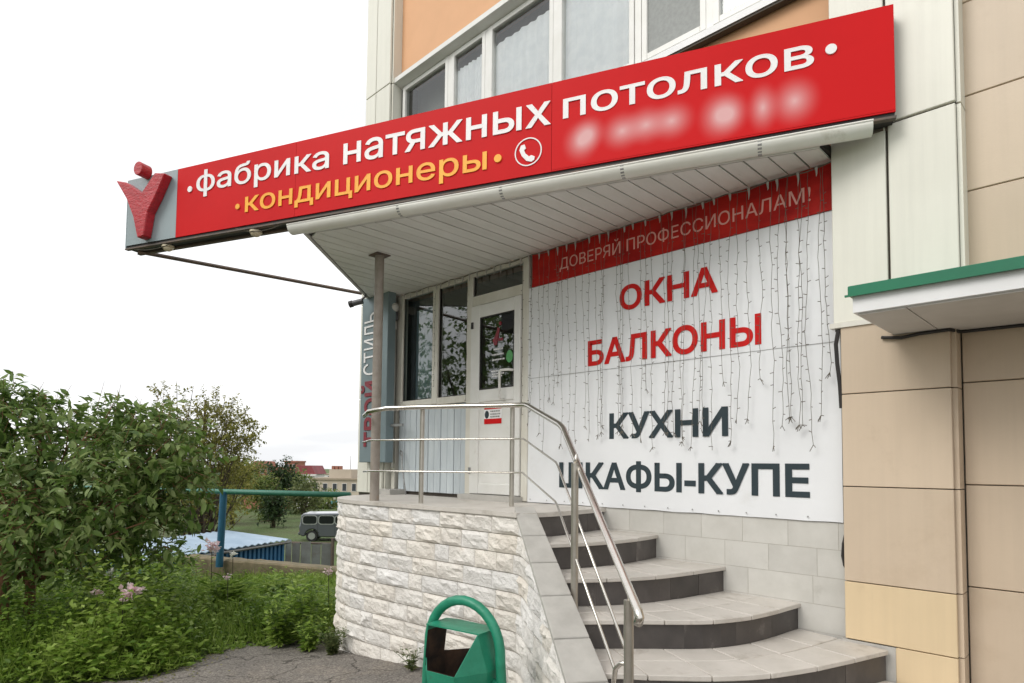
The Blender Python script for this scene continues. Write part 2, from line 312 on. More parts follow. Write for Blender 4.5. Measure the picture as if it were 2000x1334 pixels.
def copy_tree(o, parent=None):
    c = o.copy(); col.objects.link(c); c.parent = parent
    for ch in list(o.children): copy_tree(ch, c)
    return c
def text_mesh(body, bold=0., space=1.0):
    """glyph fill, side walls, and for bold a square-capped stroke along every outline edge; z = 0 back .. about 1 front"""
    cu = bpy.data.curves.new('t', 'FONT'); cu.body = body; cu.size = 1; cu.space_character = space
    ob = bpy.data.objects.new('t', cu); col.objects.link(ob)
    dg = bpy.context.evaluated_depsgraph_get(); oe = ob.evaluated_get(dg); c2 = oe.to_curve(dg)
    loops = []
    for sp in c2.splines:
        pts = []
        if sp.type == 'BEZIER':
            bps = sp.bezier_points; n = len(bps)
            for i in range(n):
                a, b = bps[i], bps[(i+1) % n]; p0, p1, p2, p3 = (np.array(q[:2]) for q in (a.co, a.handle_right, b.handle_left, b.co))
                d = p3-p0; straight = abs(d[0]*(p1-p0)[1]-d[1]*(p1-p0)[0])+abs(d[0]*(p2-p0)[1]-d[1]*(p2-p0)[0]) < 2e-5
                for k in range(1 if straight else 5):
                    t = k/(1 if straight else 5); pts.append((1-t)**3*p0+3*(1-t)**2*t*p1+3*(1-t)*t*t*p2+t**3*p3)
        else: pts = [np.array(p.co[:2]) for p in sp.points]
        q = []
        for p in pts:
            if not q or np.linalg.norm(p-q[-1]) > 1e-4: q.append(p)
        if len(q) > 1 and np.linalg.norm(q[0]-q[-1]) < 1e-4: q.pop()
        if len(q) > 2: loops.append(np.array(q))
    oe.to_curve_clear(); bpy.data.objects.remove(ob); bpy.data.curves.remove(cu)
    # constrained triangulation of all contours, keeping the triangles of non-zero winding (contours may cross themselves)
    vv, ee = [], []
    for Lp in loops:
        o = len(vv); n = len(Lp); vv += [Vector((p[0], p[1])) for p in Lp]; ee += [(o+k, o+(k+1) % n) for k in range(n)]
    ov, oe_, of, *_ = delaunay_2d_cdt(vv, ee, [], 0, 1e-6)
    P0 = np.array([vv[a][:] for a, b in ee]); P1 = np.array([vv[b][:] for a, b in ee]); keep = []
    for t in of:
        c = sum((np.array(ov[k][:]) for k in t))/len(t)
        cr = (P1[:, 0]-P0[:, 0])*(c[1]-P0[:, 1])-(c[0]-P0[:, 0])*(P1[:, 1]-P0[:, 1])
        wn = int(np.sum((P0[:, 1] <= c[1]) & (P1[:, 1] > c[1]) & (cr > 0)))-int(np.sum((P0[:, 1] > c[1]) & (P1[:, 1] <= c[1]) & (cr < 0)))
        if wn: keep.append(tuple(t))
    V = [(p.x, p.y, 1.) for p in ov]; F = []; cnt = {}; lay = 0
    for t in keep:
        a, b, c = (ov[k] for k in t[:3])
        if (b.x-a.x)*(c.y-a.y)-(b.y-a.y)*(c.x-a.x) < 0: t = t[::-1]
        F.append(t)
        for a, b in zip(t, t[1:]+t[:1]): cnt.setdefault(frozenset((a, b)), []).append((a, b))
    for v in cnt.values():
        if len(v) != 1: continue
        p, q = np.array(ov[v[0][0]][:]), np.array(ov[v[0][1]][:]); o = len(V)
        V += [(p[0], p[1], 1.), (q[0], q[1], 1.), (q[0], q[1], 0.), (p[0], p[1], 0.)]; F.append((o, o+3, o+2, o+1))
        d = q-p; l = np.linalg.norm(d)
        if bold > 0 and l > 1e-6:
            d = d/l; m_ = np.array([-d[1], d[0]]); e = d*bold*(.9 if l > bold*1.5 else .35); z = 1.06+.004*(lay % 31); lay += 1; o = len(V)
            R4 = (p-e-m_*bold, q+e-m_*bold, q+e+m_*bold, p-e+m_*bold)
            V += [(c[0], c[1], z) for c in R4]+[(c[0], c[1], 0.) for c in R4]
            F += [(o, o+1, o+2, o+3)]+[(o+k, o+4+k, o+4+(k+1) % 4, o+(k+1) % 4) for k in range(4)]
    return np.array(V), F
def text_fit(body, u0, u1, vb, h, ref='н', offset=0., depth=.006, space=1.0):
    """lettering scaled to span u0..u1 with baseline vb and reference-glyph height h; returns u,v,depth array"""
    offset = max(offset, 0)
    co, f = text_mesh(body, offset, space); rc, _ = text_mesh(ref, offset)
    s0, s1 = co[:, 0].min(), co[:, 0].max(); hr = rc[:, 1].max()-rc[:, 1].min(); b0 = rc[:, 1].min()
    u = u0+(co[:, 0]-s0)/(s1-s0)*(u1-u0); v = vb+(co[:, 1]-b0)*h/hr; d = co[:, 2]*depth
    return u, v, d, f

# leaves -------------------------------------------------------------
def leaf_mesh(name, P, D, N, Ls, Ws, material, parent=None, big=False, rnd=None, inv=None):
    n = len(P); D = D/np.linalg.norm(D, axis=1)[:, None]; S = np.cross(D, N); S /= (np.linalg.norm(S, axis=1)[:, None]+1e-9); Nn = np.cross(S, D)
    Lc = Ls[:, None]; Wc = Ws[:, None]
    if big:
        V = np.stack([P, P+D*Lc*.28+S*Wc*.42+Nn*Wc*.14, P+D*Lc*.62+S*Wc*.42+Nn*Wc*.10, P+D*Lc-Nn*Lc*.12,
                      P+D*Lc*.62-S*Wc*.42+Nn*Wc*.10, P+D*Lc*.28-S*Wc*.42+Nn*Wc*.14, P+D*Lc*.3, P+D*Lc*.64-Nn*Lc*.03], 1).reshape(-1, 3)
        base = np.array([[0, 1, 6], [0, 6, 5], [1, 2, 7], [1, 7, 6], [6, 7, 4], [6, 4, 5], [2, 3, 7], [7, 3, 4]]); k = 8
    else:
        V = np.stack([P, P+D*Lc*.45+S*Wc*.5+Nn*Wc*.15, P+D*Lc-Nn*Lc*.08, P+D*Lc*.45-S*Wc*.5+Nn*Wc*.15], 1).reshape(-1, 3)
        base = np.array([[0, 1, 2], [0, 2, 3]]); k = 4
    F = (base[None]+(np.arange(n)*k)[:, None, None]).reshape(-1, 3); nf = len(F)
    if parent is not None: V = V-np.array(root_of(parent).location)[None] if root_of(parent).rotation_euler[2] == 0 else V
    me = bpy.data.meshes.new(name); me.vertices.add(len(V)); me.vertices.foreach_set('co', V.astype(np.float32).ravel())
    me.loops.add(nf*3); me.loops.foreach_set('vertex_index', F.astype(np.int32).ravel())
    me.polygons.add(nf); me.polygons.foreach_set('loop_start', np.arange(0, nf*3, 3, dtype=np.int32)); me.update(calc_edges=True)
    a = me.attributes.new('rnd', 'FLOAT', 'FACE'); r = RNG.random(n) if rnd is None else rnd
    a.data.foreach_set('value', np.repeat(r, len(base)).astype(np.float32))
    me.materials.append(M[material]); o = bpy.data.objects.new(name, me); col.objects.link(o)
    if parent is not None: o.parent = parent
    return o
def twigs(ells, ntw, per, tl, leaf, wratio=.5, surf=.4, droop=.25, up=.35, gap=0):
    """leaf arrays spread along many twigs through a set of ellipsoids (cx,cy,cz,rx,ry,rz,weight)"""
    W = np.array([e[6] for e in ells], float); W /= W.sum(); P = []; D = []; NN = []; LL = []; TW = []
    for _ in range(ntw):
        e = ells[RNG.choice(len(ells), p=W)]
        d = RNG.normal(size=3); d /= np.linalg.norm(d); r = RNG.random()**surf
        c = np.array(e[:3])+d*np.array(e[3:6])*r
        if mnoise.noise(Vector(c*1.7)) < gap-.9: continue
        t = d+RNG.normal(size=3)*.45; t[2] += up; t /= np.linalg.norm(t)
        k = max(3, int(per*RNG.uniform(.6, 1.4))); length = tl*RNG.uniform(.6, 1.3); TW.append((c, c+t*length))
        for j in range(k):
            s = (j+RNG.random()*.6)/k; p = c+t*length*s; p[2] -= droop*length*s*s
            a = RNG.normal(size=3); a -= a.dot(t)*t; a /= np.linalg.norm(a)+1e-9
            ld = t*.45+a*.9; ld[2] -= droop*.6; P.append(p); D.append(ld)
            nn = np.array([0, 0, 1.2])+RNG.normal(size=3)*.5; NN.append(nn); LL.append(leaf*RNG.uniform(.42, 1.3))
    P = np.array(P); D = np.array(D); NN = np.array(NN); LL = np.array(LL)
    return P, D, NN, LL, LL*wratio, TW
def branches(base, tips, r0, n=7, kink=.12, mb=None):
    mb = mb or MB(); base = Vector(base)
    for t in tips:
        t = Vector(t); pts = []; rs = []
        for i in range(n):
            s = i/(n-1); p = base.lerp(t, s); p.z += .0; w_ = math.sin(math.pi*s)*kink*(t-base).length
            p += Vector((random.uniform(-1, 1)*w_*.5, random.uniform(-1, 1)*w_*.5, w_*.4)); pts.append(p); rs.append(r0*(1-.85*s))
        mb.tube(pts, rs, 6)
    return mb

# ================================================================== THE SETTING
def gz(x, y):                       # ground height: falls away to the left, a retaining wall, then the lower yard and the valley
    s = -.706*x+.708*y
    near = .085*(x+1) if x > -30 else -2.5
    near = min(near, .02) if x > -1 else near
    if s < 12.75: return max(near, -1.3)
    if s < 13.05: return -1.3+(-3+1.3)*(s-12.75)/.3
    if s < 62: return -3
    if s < 130: return -3-11*(s-62)/68
    return -14-(s-130)*.004
mb = MB()
ss = [-60, -40, -20, -10, -5, 0, 3, 6, 9, 11, 12.3, 12.75, 13.05, 14, 17, 20, 25, 30, 36, 42, 50, 58, 62, 70, 80, 95, 110, 130, 160, 220, 320, 500, 900, 1600, 2800]
ts = [-2500, -1200, -600, -300, -150, -80, -50, -35, -25, -18, -13, -10, -8, -6, -4, -2, 0, 2, 4, 7, 11, 18, 30, 60, 120, 300, 700, 1500, 2500]
for s in ss:
    for t in ts:
        x, y = -.706*s+.708*t, .708*s+.706*t; mb.v.append((x, y, gz(x, y)))
nT = len(ts)
for i in range(len(ss)-1):
    for j in range(nT-1): mb.f.append((i*nT+j, i*nT+j+1, (i+1)*nT+j+1, (i+1)*nT+j))
tag(build('ground', mb, 'terrain', smooth=False), kind='structure')

# asphalt pavement: a sheet over the ground in front of the porch
edge = [(-14, -6), (-9.5, -2.5), (-7.9, .3), (-6.8, 1.3), (-6.45, 1.75), (-6.55, 2.1), (-6.9, 2.5), (-7.35, 2.95), (-7.35, 3.3), (-6.9, 3.55), (-6.3, 3.62), (-5.9, 4.0), (-5.5, 4.7)]
e2 = []
for i in range(len(edge)-1):
    for k in range(4):
        s = k/4; e2.append((edge[i][0]*(1-s)+edge[i+1][0]*s+random.uniform(-.05, .05), edge[i][1]*(1-s)+edge[i+1][1]*s+random.uniform(-.05, .05)))
e2.append(edge[-1])
mb = MB(); xs_r = [x for x in (-4, -2.5, -1, 1, 4, 12)]
for (x, y) in e2:
    mb.v.append((x, y, gz(x, y)+.012))
    for xr in xs_r:
        f_ = (xr+4.5)/16.5; yy = y*(1)-0
        mb.v.append((xr, yy, gz(xr, yy)+.012 if xr > -30 else 0))
k = len(xs_r)+1
for i in range(len(e2)-1):
    for j in range(k-1): mb.f.append((i*k+j, i*k+j+1, (i+1)*k+j+1, (i+1)*k+j))
tag(build('asphalt_pavement', mb, 'asphalt'), kind='structure')

# ================================================================== BUILDING
YP, YW, YS = 4.5, 4.66, 4.6                 # pilaster face, upper wall face, shopfront face
bld = thing('apartment_building', 'cream and orange panel-clad apartment building with a ground floor shop', 'building', (-4, 6, 0))
# mass behind everything
mb = MB(); mb.box((-7.33, 4.95, 3.66), (6, 14, 8.6)); mb.box((-7.33, 5.0, -3.2), (-6.6, 14, 3.66)); mb.box((-1.43, 4.72, -3.2), (6, 14, 3.66)); mb.box((-6.6, 8.2, -3.2), (-1.43, 14, 3.66))
mb.box((-6.6, 4.72, -3.2), (-1.43, 8.2, 1.10)); mb.box((-4.36, 4.70, 1.10), (-1.43, 4.95, 3.66))
build('core_wall', mb, 'room', bld)
# orange infill above and below the window strip
ZS0, ZS1, ZT = 4.97, 5.09, 6.47
mb = MB(); mb.box((-6.79, YW, 3.64), (-1.40, 4.94, ZS0)); mb.box((-6.79, YW, ZT+.06), (-1.40, 4.94, 8.6)); build('orange_wall', mb, 'orange', bld)
# window strip
strip = [(-6.72, -5.79, 'lace_low'), (-5.73, -5.13, 'lace'), (-5.07, -4.11, 'lace'), (-4.05, -3.14, 'lace'), (-3.06, -2.44, 'screen'), (-2.38, -1.47, 'lace')]
for x0, x1, kd in strip:
    fr = MB(); t = .055
    fr.box((x0, YW-.01, ZS1), (x0+t, YW+.06, ZT-.06)); fr.box((x1-t, YW-.01, ZS1), (x1, YW+.06, ZT-.06))
    fr.box((x0+t, YW-.008, ZS1), (x1-t, YW+.058, ZS1+t)); fr.box((x0+t, YW-.008, ZT-.06-t), (x1-t, YW+.058, ZT-.06))
    win = build('window', fr, 'pvc', bld, bevel=.004)
    build('pane', sheet(x0+t, x1-t, YW+.024, ZS1+t, ZT-.06-t), 'glass_up', win)
    if kd == 'screen': build('insect_screen', MB().box((x0+t, YW+.012, ZS1+t), (x1-t, YW+.016, ZT-.06-t)), 'screen', win)
    cm = MB(); nn = 44; zt = ZT-.27 if kd != 'lace_low' else ZT-.62; zb = ZS1+.02
    for i in range(nn+1):
        xx = x0+.02+(x1-x0-.04)*i/nn; yy = YW+.05+.009*math.sin(i*1.1+x0*5)+.006*math.sin(i*.5); cm.v += [(xx, yy, zb), (xx, yy, zt)]
    cm.f = [(2*i, 2*i+2, 2*i+3, 2*i+1) for i in range(nn)]
    build('curtain', cm, 'curtain', win, smooth=True)
for xm in (-5.76, -5.10, -4.08, -3.10, -2.41): build('window_mullion', MB().box((xm-.032, YW-.004, ZS1), (xm+.032, YW+.055, ZT-.06)), 'pvc', bld)
build('window_sill', MB().extr([(YW-.085, ZS0), (YW+.02, ZS0), (YW+.02, ZS1), (YW-.08, ZS0+.06)], 'x', -6.78, -1.42), 'fascia', bld)
build('sill_edge', MB().box((-6.78, YW-.075, ZS0-.02), (-1.42, YW-.01, ZS0-.004)), 'joint', bld)
build('window_head', MB().extr([(YW-.11, ZT-.02), (YW+.02, ZT-.06), (YW+.02, ZT+.04), (YW-.11, ZT+.04)], 'x', -6.78, -1.42), 'pvc', bld)
build('head_edge', MB().box((-6.78, YW-.09, ZT+.044), (-1.42, YW-.01, ZT+.058)), 'joint', bld)
# pilaster cladding: every panel a piece of its own on a dark backing
def panels(xj, zj, y, mname, th=.03, gap=.012, skip=()):
    for i in range(len(xj)-1):
        for j in range(len(zj)-1):
            if (i, j) in skip: continue
            build('wall_panel', MB().box((xj[i]+gap/2, y, zj[j]+gap/2), (xj[i+1]-gap/2, y+th, zj[j+1]-gap/2)), mname, bld, bevel=.004)
# left pilaster with its return
mb = MB(); mb.box((-7.365, YP+.031, 1.0), (-6.795, YW+.3, 8.6)); mb.box((-7.37, YP+.02, -3.2), (-6.7, YW+.3, 1.0)); build('pilaster_core', mb, 'joint', bld)
panels([-7.37, -7.12, -6.79], [1.12, 2.35, 3.60, 5.0, 6.44, 7.9, 8.6], YP, 'panel_white')
for z0, z1 in ((1.12, 3.60), (3.60, 5.0), (5.0, 6.44), (6.44, 7.9), (7.9, 8.6)):
    build('wall_panel', MB().box((-6.794, YP+.033, z0+.006), (-6.766, YW+.01, z1-.006)), 'panel_white', bld)
# right pilaster, white above, beige below
mb = MB(); mb.box((-1.45, YP+.031, 2.42), (-.742, YW+.2, 8.6)); mb.box((-1.40, YP+.031, 0.0), (-.806, YW+.2, 2.42)); build('pilaster_core', mb, 'joint', bld)
panels([-1.457, -1.113, -.736], [2.46, 3.72, 4.98, 6.24, 7.5, 8.6], YP, 'panel_white', gap=.016)
build('wall_panel', MB().box((-.744, YP+.033, 2.5), (-.72, YW+.02, 3.714)), 'panel_white', bld)
build('wall_panel', MB().box((-.744, YP+.033, 3.726), (-.72, YW+.02, 6.2)), 'panel_white', bld)
for z0, z1, mn in ((.77, 1.383, 'panel_beige'), (1.383, 1.99, 'panel_beige'), (1.99, 2.44, 'panel_beige'), (.40, .77, 'panel_yellow'), (0.05, .40, 'panel_yellow')):
    x0 = -1.407 if z0 > .2 else -1.12
    build('wall_panel', MB().box((x0, YP, z0+.003), (-.80, YP+.03, z1-.003)), mn, bld, bevel=.003)
    build('wall_panel', MB().box((-.802, YP+.032, z0+.003), (-.774, YW+.0, z1-.003)), 'panel_beige', bld)
build('plinth', MB().box((-1.43, YP+.006, -.1), (-1.10, YP+.04, .395)), 'slab', bld)
build('pilaster_ledge', MB().box((-1.47, YP-.012, 2.435), (-1.0, YP+.05, 2.468)), 'pvc_old', bld)
# right wall of beige panels
panels([-.772, .43, 1.63, 2.83], [-.1, .20, .80, 1.41, 2.03, 2.62, 3.21, 3.81, 4.41, 5.01, 5.61, 6.21, 6.81, 7.4], YW+.005, 'panel_beige', gap=.006)
build('right_wall_core', MB().box((-.77, YW+.036, -.2), (3.0, 4.9, 8.6)), 'joint', bld)
# shop front: frames, panes, planks
ZF = 1.14
mb = MB()
for x0, x1 in ((-6.62, -6.50), (-5.90, -5.80), (-5.285, -5.195), (-4.43, -4.345)): mb.box((x0, YS-.03, 2.20 if x0 < -5.5 else ZF), (x1, YS+.05, 3.615))
mb.box((-6.50, YS-.028, 2.19), (-5.90, YS+.048, 2.27)); mb.box((-5.80, YS-.028, 2.19), (-5.285, YS+.048, 2.27))
mb.box((-6.50, YS-.028, 3.56), (-5.90, YS+.048, 3.612)); mb.box((-5.80, YS-.028, 3.56), (-5.285, YS+.048, 3.612))
mb.box((-5.195, YS-.028, 3.235), (-4.43, YS+.048, 3.345)); mb.box((-5.195, YS-.028, 3.57), (-4.43, YS+.048, 3.612))
sf = build('shopfront_frame', mb, 'pvc_old', bld, bevel=.004)
for x0, x1, z0, z1 in ((-6.50, -5.90, 2.27, 3.56), (-5.80, -5.285, 2.27, 3.56), (-5.195, -4.43, 3.345, 3.57)):
    build('pane', sheet(x0, x1, YS+.009, z0, z1), 'glass', sf)
    g = MB(); q = .012
    g.box((x0, YS-.006, z0), (x0+q, YS+.003, z1)); g.box((x1-q, YS-.006, z0), (x1, YS+.003, z1)); g.box((x0+q, YS-.006, z0), (x1-q, YS+.003, z0+q))
    build('gasket', g, 'dark', sf)
px0 = -6.56
k = 0
while px0 < -5.30:
    wd = .118; x1 = min(px0+wd, -5.292)
    build('plank', MB().box((px0, YS-.012+.004*(k % 2), ZF+.03), (x1-.008, YS+.03, 2.185)), 'plank', bld, bevel=.004); px0 += wd; k += 1
build('plank_backing', MB().box((-6.6, YS+.031, 1.10), (-5.2, YS+.06, 2.19)), 'joint', bld)
# frost-damaged wooden jamb and dark recess left of the planks
build('jamb', MB().box((-6.70, YS-.02, 1.12), (-6.63, YS+.05, 3.61)), 'pvc_old', bld)
# door
door = build('door', MB().box((-5.19, YS-.05, 1.19), (-5.05, YS-.005, 3.228)).box((-4.525, YS-.05, 1.19), (-4.437, YS-.005, 3.228)).box((-5.05, YS-.048, 2.17), (-4.525, YS-.007, 2.30)).box((-5.05, YS-.048, 3.09), (-4.525, YS-.007, 3.226)).box((-5.05, YS-.048, 1.192), (-4.525, YS-.007, 1.30)), 'pvc', bld, bevel=.005)
build('panel', MB().box((-5.05, YS-.036, 1.30), (-4.525, YS-.015, 2.17)), 'pvc', door)
build('pane', sheet(-5.05, -4.525, YS-.028, 2.30, 3.09), 'glass', door)
g = MB(); q = .014
for a, b in (((-5.05, YS-.044, 2.30), (-5.05+q, YS-.033, 3.09)), ((-4.525-q, YS-.044, 2.30), (-4.525, YS-.033, 3.09)), ((-5.05+q, YS-.044, 2.30), (-4.525-q, YS-.033, 2.30+q)), ((-5.05+q, YS-.044, 3.09-q), (-4.525-q, YS-.033, 3.09))): g.box(a, b)
build('gasket', g, 'dark', door)
build('handle', MB().tube([(-4.53, YS-.05, 2.47), (-4.55, YS-.10, 2.47), (-4.64, YS-.12, 2.47), (-4.66, YS-.115, 2.45), (-4.66, YS-.115, 2.19), (-4.655, YS-.05, 2.17)], .014, 8), 'pvc', door, smooth=True)
build('hinge', MB().box((-5.175, YS-.065, 2.98), (-5.145, YS-.052, 3.05)), 'dark', door)
build('hinge', MB().box((-5.19, YS-.065, 1.40), (-5.165, YS-.052, 1.47)), 'zinc', door)
build('threshold', MB().box((-5.25, YS-.16, 1.125), (-4.40, YS+.04, 1.185)), 'slab', door)
# print on the door glass
def print_lines(rows, mname, nm, par, y):
    mb = MB()
    for x0, x1, z in rows:
        x = x0
        while x < x1-.012:
            wl = random.uniform(.010, .028); mb.box((x, y, z-.007), (min(x+wl, x1), y+.001, z+.008)); x += wl+.006
    return build(nm, mb, mname, par)
print_lines([(-4.84, -4.69, 2.715), (-4.86, -4.69, 2.66), (-4.86, -4.67, 2.605), (-4.87, -4.68, 2.485), (-4.86, -4.68, 2.455), (-4.86, -4.69, 2.43)], 'white_letter', 'opening_hours_print', door, YS-.0345)
mb = MB(); mb.extr([(-4.83, 2.76), (-4.79, 2.76), (-4.75, 2.93), (-4.78, 2.95), (-4.82, 2.86), (-4.86, 2.82)], 'y', YS-.0345, YS-.0335); mb.ball((-4.745, YS-.034, 2.985), (.022, .002, .022)); mb.box((-4.77, YS-.0346, 2.80), (-4.70, YS-.0336, 2.83))
build('logo_print', mb, 'text_maroon', door)
mb = MB(); mb.extr([(-4.60+.05*math.cos(t*.4), 2.62+.065*math.sin(t*.4)) for t in range(16)], 'y', YS-.0352, YS-.0338)
build('round_sticker', mb, mat('sticker_green', (.10, .38, .12), rough=.5, scale=20), door)
st = build('notice', MB().box((-4.965, YS-.041, 1.93), (-4.70, YS-.0372, 2.125)), 'white_letter', door)
build('red_stripe', MB().box((-4.965, YS-.0425, 2.085), (-4.70, YS-.0412, 2.125)).box((-4.965, YS-.0425, 1.93), (-4.70, YS-.0412, 1.985)), 'red', st)
build('emblem', MB().extr([(-4.925+.032*math.cos(t*.4), 2.03+.042*math.sin(t*.4)) for t in range(16)], 'y', YS-.0425, YS-.0412), 'text_dark', st)
print_lines([(-4.87, -4.72, 2.062), (-4.87, -4.72, 2.032), (-4.87, -4.73, 2.005)], 'zinc', 'notice_print', st, YS-.0425)
# room behind the glass: back wall, ceiling, side, curtain
mb = MB(); mb.box((-6.6, 7.9, 1.1), (-1.43, 8.1, 3.64)); mb.box((-6.6, 4.75, 1.06), (-4.4, 7.9, 1.11)); mb.box((-4.36, 4.98, 1.1), (-4.28, 7.9, 3.62)); build('room_wall', mb, 'room', bld)
cm = MB()
for i in range(15):
    xx = -6.52+.33*i/14; yy = 4.80+.02*math.sin(i*1.6); cm.v += [(xx, yy, 2.1), (xx, yy, 3.45)]
cm.f = [(2*i, 2*i+2, 2*i+3, 2*i+1) for i in range(14)]
build('room_curtain', cm, 'blue_cloth', bld, smooth=True)
# grey tiles beside the steps
ZR = [1.127, .938, .748, .56, .38, .19, 0.0]
zj = [.02, .20, .385, .57, .76, .95, 1.135]
for r in range(6):
    x = -3.62-.0*(r % 2)+(.14 if r % 2 else 0)
    wr = .335 if r > 3 else .46
    while x < -1.44:
        x1 = min(x+wr, -1.43)
        if x1 > [-1.45, -1.95, -2.4, -2.95, -3.3, -3.62][r] or r >= 4 or True:
            if x1-x > .03: build('wall_tile', MB().box((x+.0018, YS-.004, zj[r]+.0018), (x1-.0018, YS+.012, zj[r+1]-.0018)), 'wtile', bld)
        x += wr
build('tile_bed', MB().box((-3.7, YS-.0022, -.2), (-1.42, YS+.07, 1.135)), 'grout', bld)
build('wall_crack', MB().tube([(-1.415, YS-.02, 1.08), (-1.43, YS-.03, 1.0), (-1.436, YS-.03, .92), (-1.425, YS-.03, .86), (-1.405, YS-.02, .82)], .012, 6), 'dark', bld)
build('loose_cable', MB().tube([(-1.42, YP+.0, 2.42), (-1.435, YP-.005, 2.33), (-1.43, YP, 2.2), (-1.417, YP+.005, 2.05), (-1.412, YP+.01, 1.9)], .013, 6), 'dark', bld)

# ------------------------------------------------------------------ banner
ban = thing('banner', 'large white advertising banner with red top band beside the door', 'banner', (-2.9, YS-.02, 1.135))
mb = MB(); nx, nz_ = 70, 54
for j in range(nz_+1):
    for i in range(nx+1):
        x, z = -4.345+2.91*i/nx, 1.137+2.143*j/nz_; q = Vector((x*1.4+z*.6, z*1.1-x*.35, 0))
        mb.v.append((x, YS-.016-.0032*max(-1, min(1, 1.5*mnoise.noise(q)+.7*mnoise.noise(q*3.1)+.35*mnoise.noise(q*7))), z+(.004*mnoise.noise(Vector((x*5, 0, 4))) if j == 0 else 0)))
for j in range(nz_):
    for i in range(nx): mb.f.append((j*(nx+1)+i, j*(nx+1)+i+1, (j+1)*(nx+1)+i+1, (j+1)*(nx+1)+i))
build('cloth', mb, 'banner', ban, smooth=True)
build('banner_backing', MB().box((-4.34, YS-.0085, 1.139), (-1.44, YS-.0065, 3.28)), 'banner', ban)
build('red_band', MB().box((-4.30, YS-.026, 3.282), (-1.46, YS-.012, 3.612)), 'redband', ban)
build('seam', MB().box((-4.33, YS-.0203, 2.362), (-1.45, YS-.0193, 2.366)), 'zinc', ban)
def banner_text(body, l, r, top, mname, off, base_r=None, space=1.0, ref='Н', yy=YS-.0194):
    a, b, t = onY(*l, YS-.02), onY(*r, YS-.02), onY(*top, YS-.02); vb = (a[2]+b[2])/2
    u, v, d, f = text_fit(body, a[0], b[0], vb, t[2]-b[2], ref, off, .0012, space)
    mb = MB(); mb.v = [(u[i], yy-d[i], v[i]) for i in range(len(u))]; mb.f = f
    o = build('lettering', mb, mname, ban); o['label'] = 'printed words '+body; return o
banner_text('ДОВЕРЯЙ ПРОФЕССИОНАЛАМ!', (1094, 528), (1584, 391), (1584, 362), 'text_pale', -.012, yy=YS-.0262)
banner_text('ОКНА', (1210, 606), (1402, 572), (1402, 518), 'text_red', .028)
banner_text('БАЛКОНЫ', (1148, 715), (1487, 673), (1487, 612), 'text_red', .028)
banner_text('КУХНИ', (1190, 857), (1422, 852), (1422, 794), 'text_dark', .028)
banner_text('ШКАФЫ-КУПЕ', (1092, 950), (1582, 975), (1582, 908), 'text_dark', .028)
mb = MB()
for x in np.arange(-4.3, -1.45, .22): mb.ball((x, YS-.026, 1.165), (.006, .004, .006), 6, 4)
build('eyelets', mb, 'zinc', ban)

# ------------------------------------------------------------------ light curtain
lc = thing('light_curtain', 'string light curtain of thin dark wires hanging over the banner', 'string lights', (-2.9, YS-.08, 3.58))
cord = []
for i in range(60):
    x = -6.45+5.0*i/59; cord.append((x, YS-.075+.006*math.sin(i*2.1), 3.585+.008*math.sin(i*1.3)))
build('cord', MB().tube(cord, .005, 5), 'wire', lc)
xs = []; xx_ = -4.28
while xx_ < -1.48: xs.append(xx_); xx_ += random.choice((.025, .05, .06, .07, .08, .10))
for i, x in enumerate(xs):
    x += random.uniform(-.02, .02); n = 22
    zend = random.choice((1.78, 1.70, 1.80, 1.86, 2.15, 1.74, 1.66)) if i > 6 else random.uniform(1.6, 2.3)
    mb = MB(); pts = []; z = 3.585; wx = 0
    for k in range(n+1):
        s = k/n; wx += random.uniform(-.010, .010); wx *= .95
        pts.append((x+wx, YS-.062+random.uniform(-.004, .004), 3.585+(zend-3.585)*s))
    mb.tube(pts, .0019, 4, False)
    for k in range(3, n, 1):
        if random.random() < .78:
            p = pts[k]; sg = random.choice((-1, 1)); l = random.uniform(.012, .026)
            mb.tube([p, (p[0]+sg*l, p[1]-.006, p[2]+random.uniform(-.006, .012))], .0026, 4)
    for k in range(random.randint(3, 6)):
        p = pts[-1]; mb.tube([p, (p[0]+random.uniform(-.03, .03), p[1]-.004, p[2]-random.uniform(.0, .05))], .0024, 4)
    build('strand', mb, 'wire', lc)
for x in list(np.arange(-6.42, -1.48, .125)):
    mb = MB(); x += random.uniform(-.03, .03); z1 = 3.555-random.uniform(.02, .07)
    mb.tube([(x, YS-.085, 3.585), (x+.004, YS-.085, 3.54), (x, YS-.085, z1)], [.011, .006, .0015], 5)
    build('icicle_tip', mb, 'wire_pale', lc)
for x, zt, zb in ((-5.25, 3.55, 2.2), (-4.395, 3.55, 2.0), (-5.82, 3.5, 2.4)):
    mb = MB(); pts = [(x+random.uniform(-.008, .008), YS-.058, zt+(zb-zt)*k/16) for k in range(17)]; mb.tube(pts, .0022, 4, False)
    for p in pts[1:]: mb.tube([p, (p[0]+random.choice((-1, 1))*.016, p[1]-.004, p[2]+.006)], .0026, 4)
    build('strand', mb, 'wire', lc)

# ================================================================== PORCH
por = thing('entrance_porch', 'raised entrance porch of split white stone with curved grey tiled steps', 'porch', (-4.2, 3.4, -.3))
def catmull(P, n):
    P = [np.array(p, float) for p in P]; Q = [2*P[0]-P[1]]+P+[2*P[-1]-P[-2]]; o = []
    for i in range(1, len(Q)-2):
        for k in range(n):
            t = k/n; a, b, c, d = Q[i-1:i+3]
            o.append(.5*((2*b)+(-a+c)*t+(2*a-5*b+4*c-d)*t*t+(-a+3*b-3*c+d)*t**3))
    o.append(P[-1]); return np.array(o)
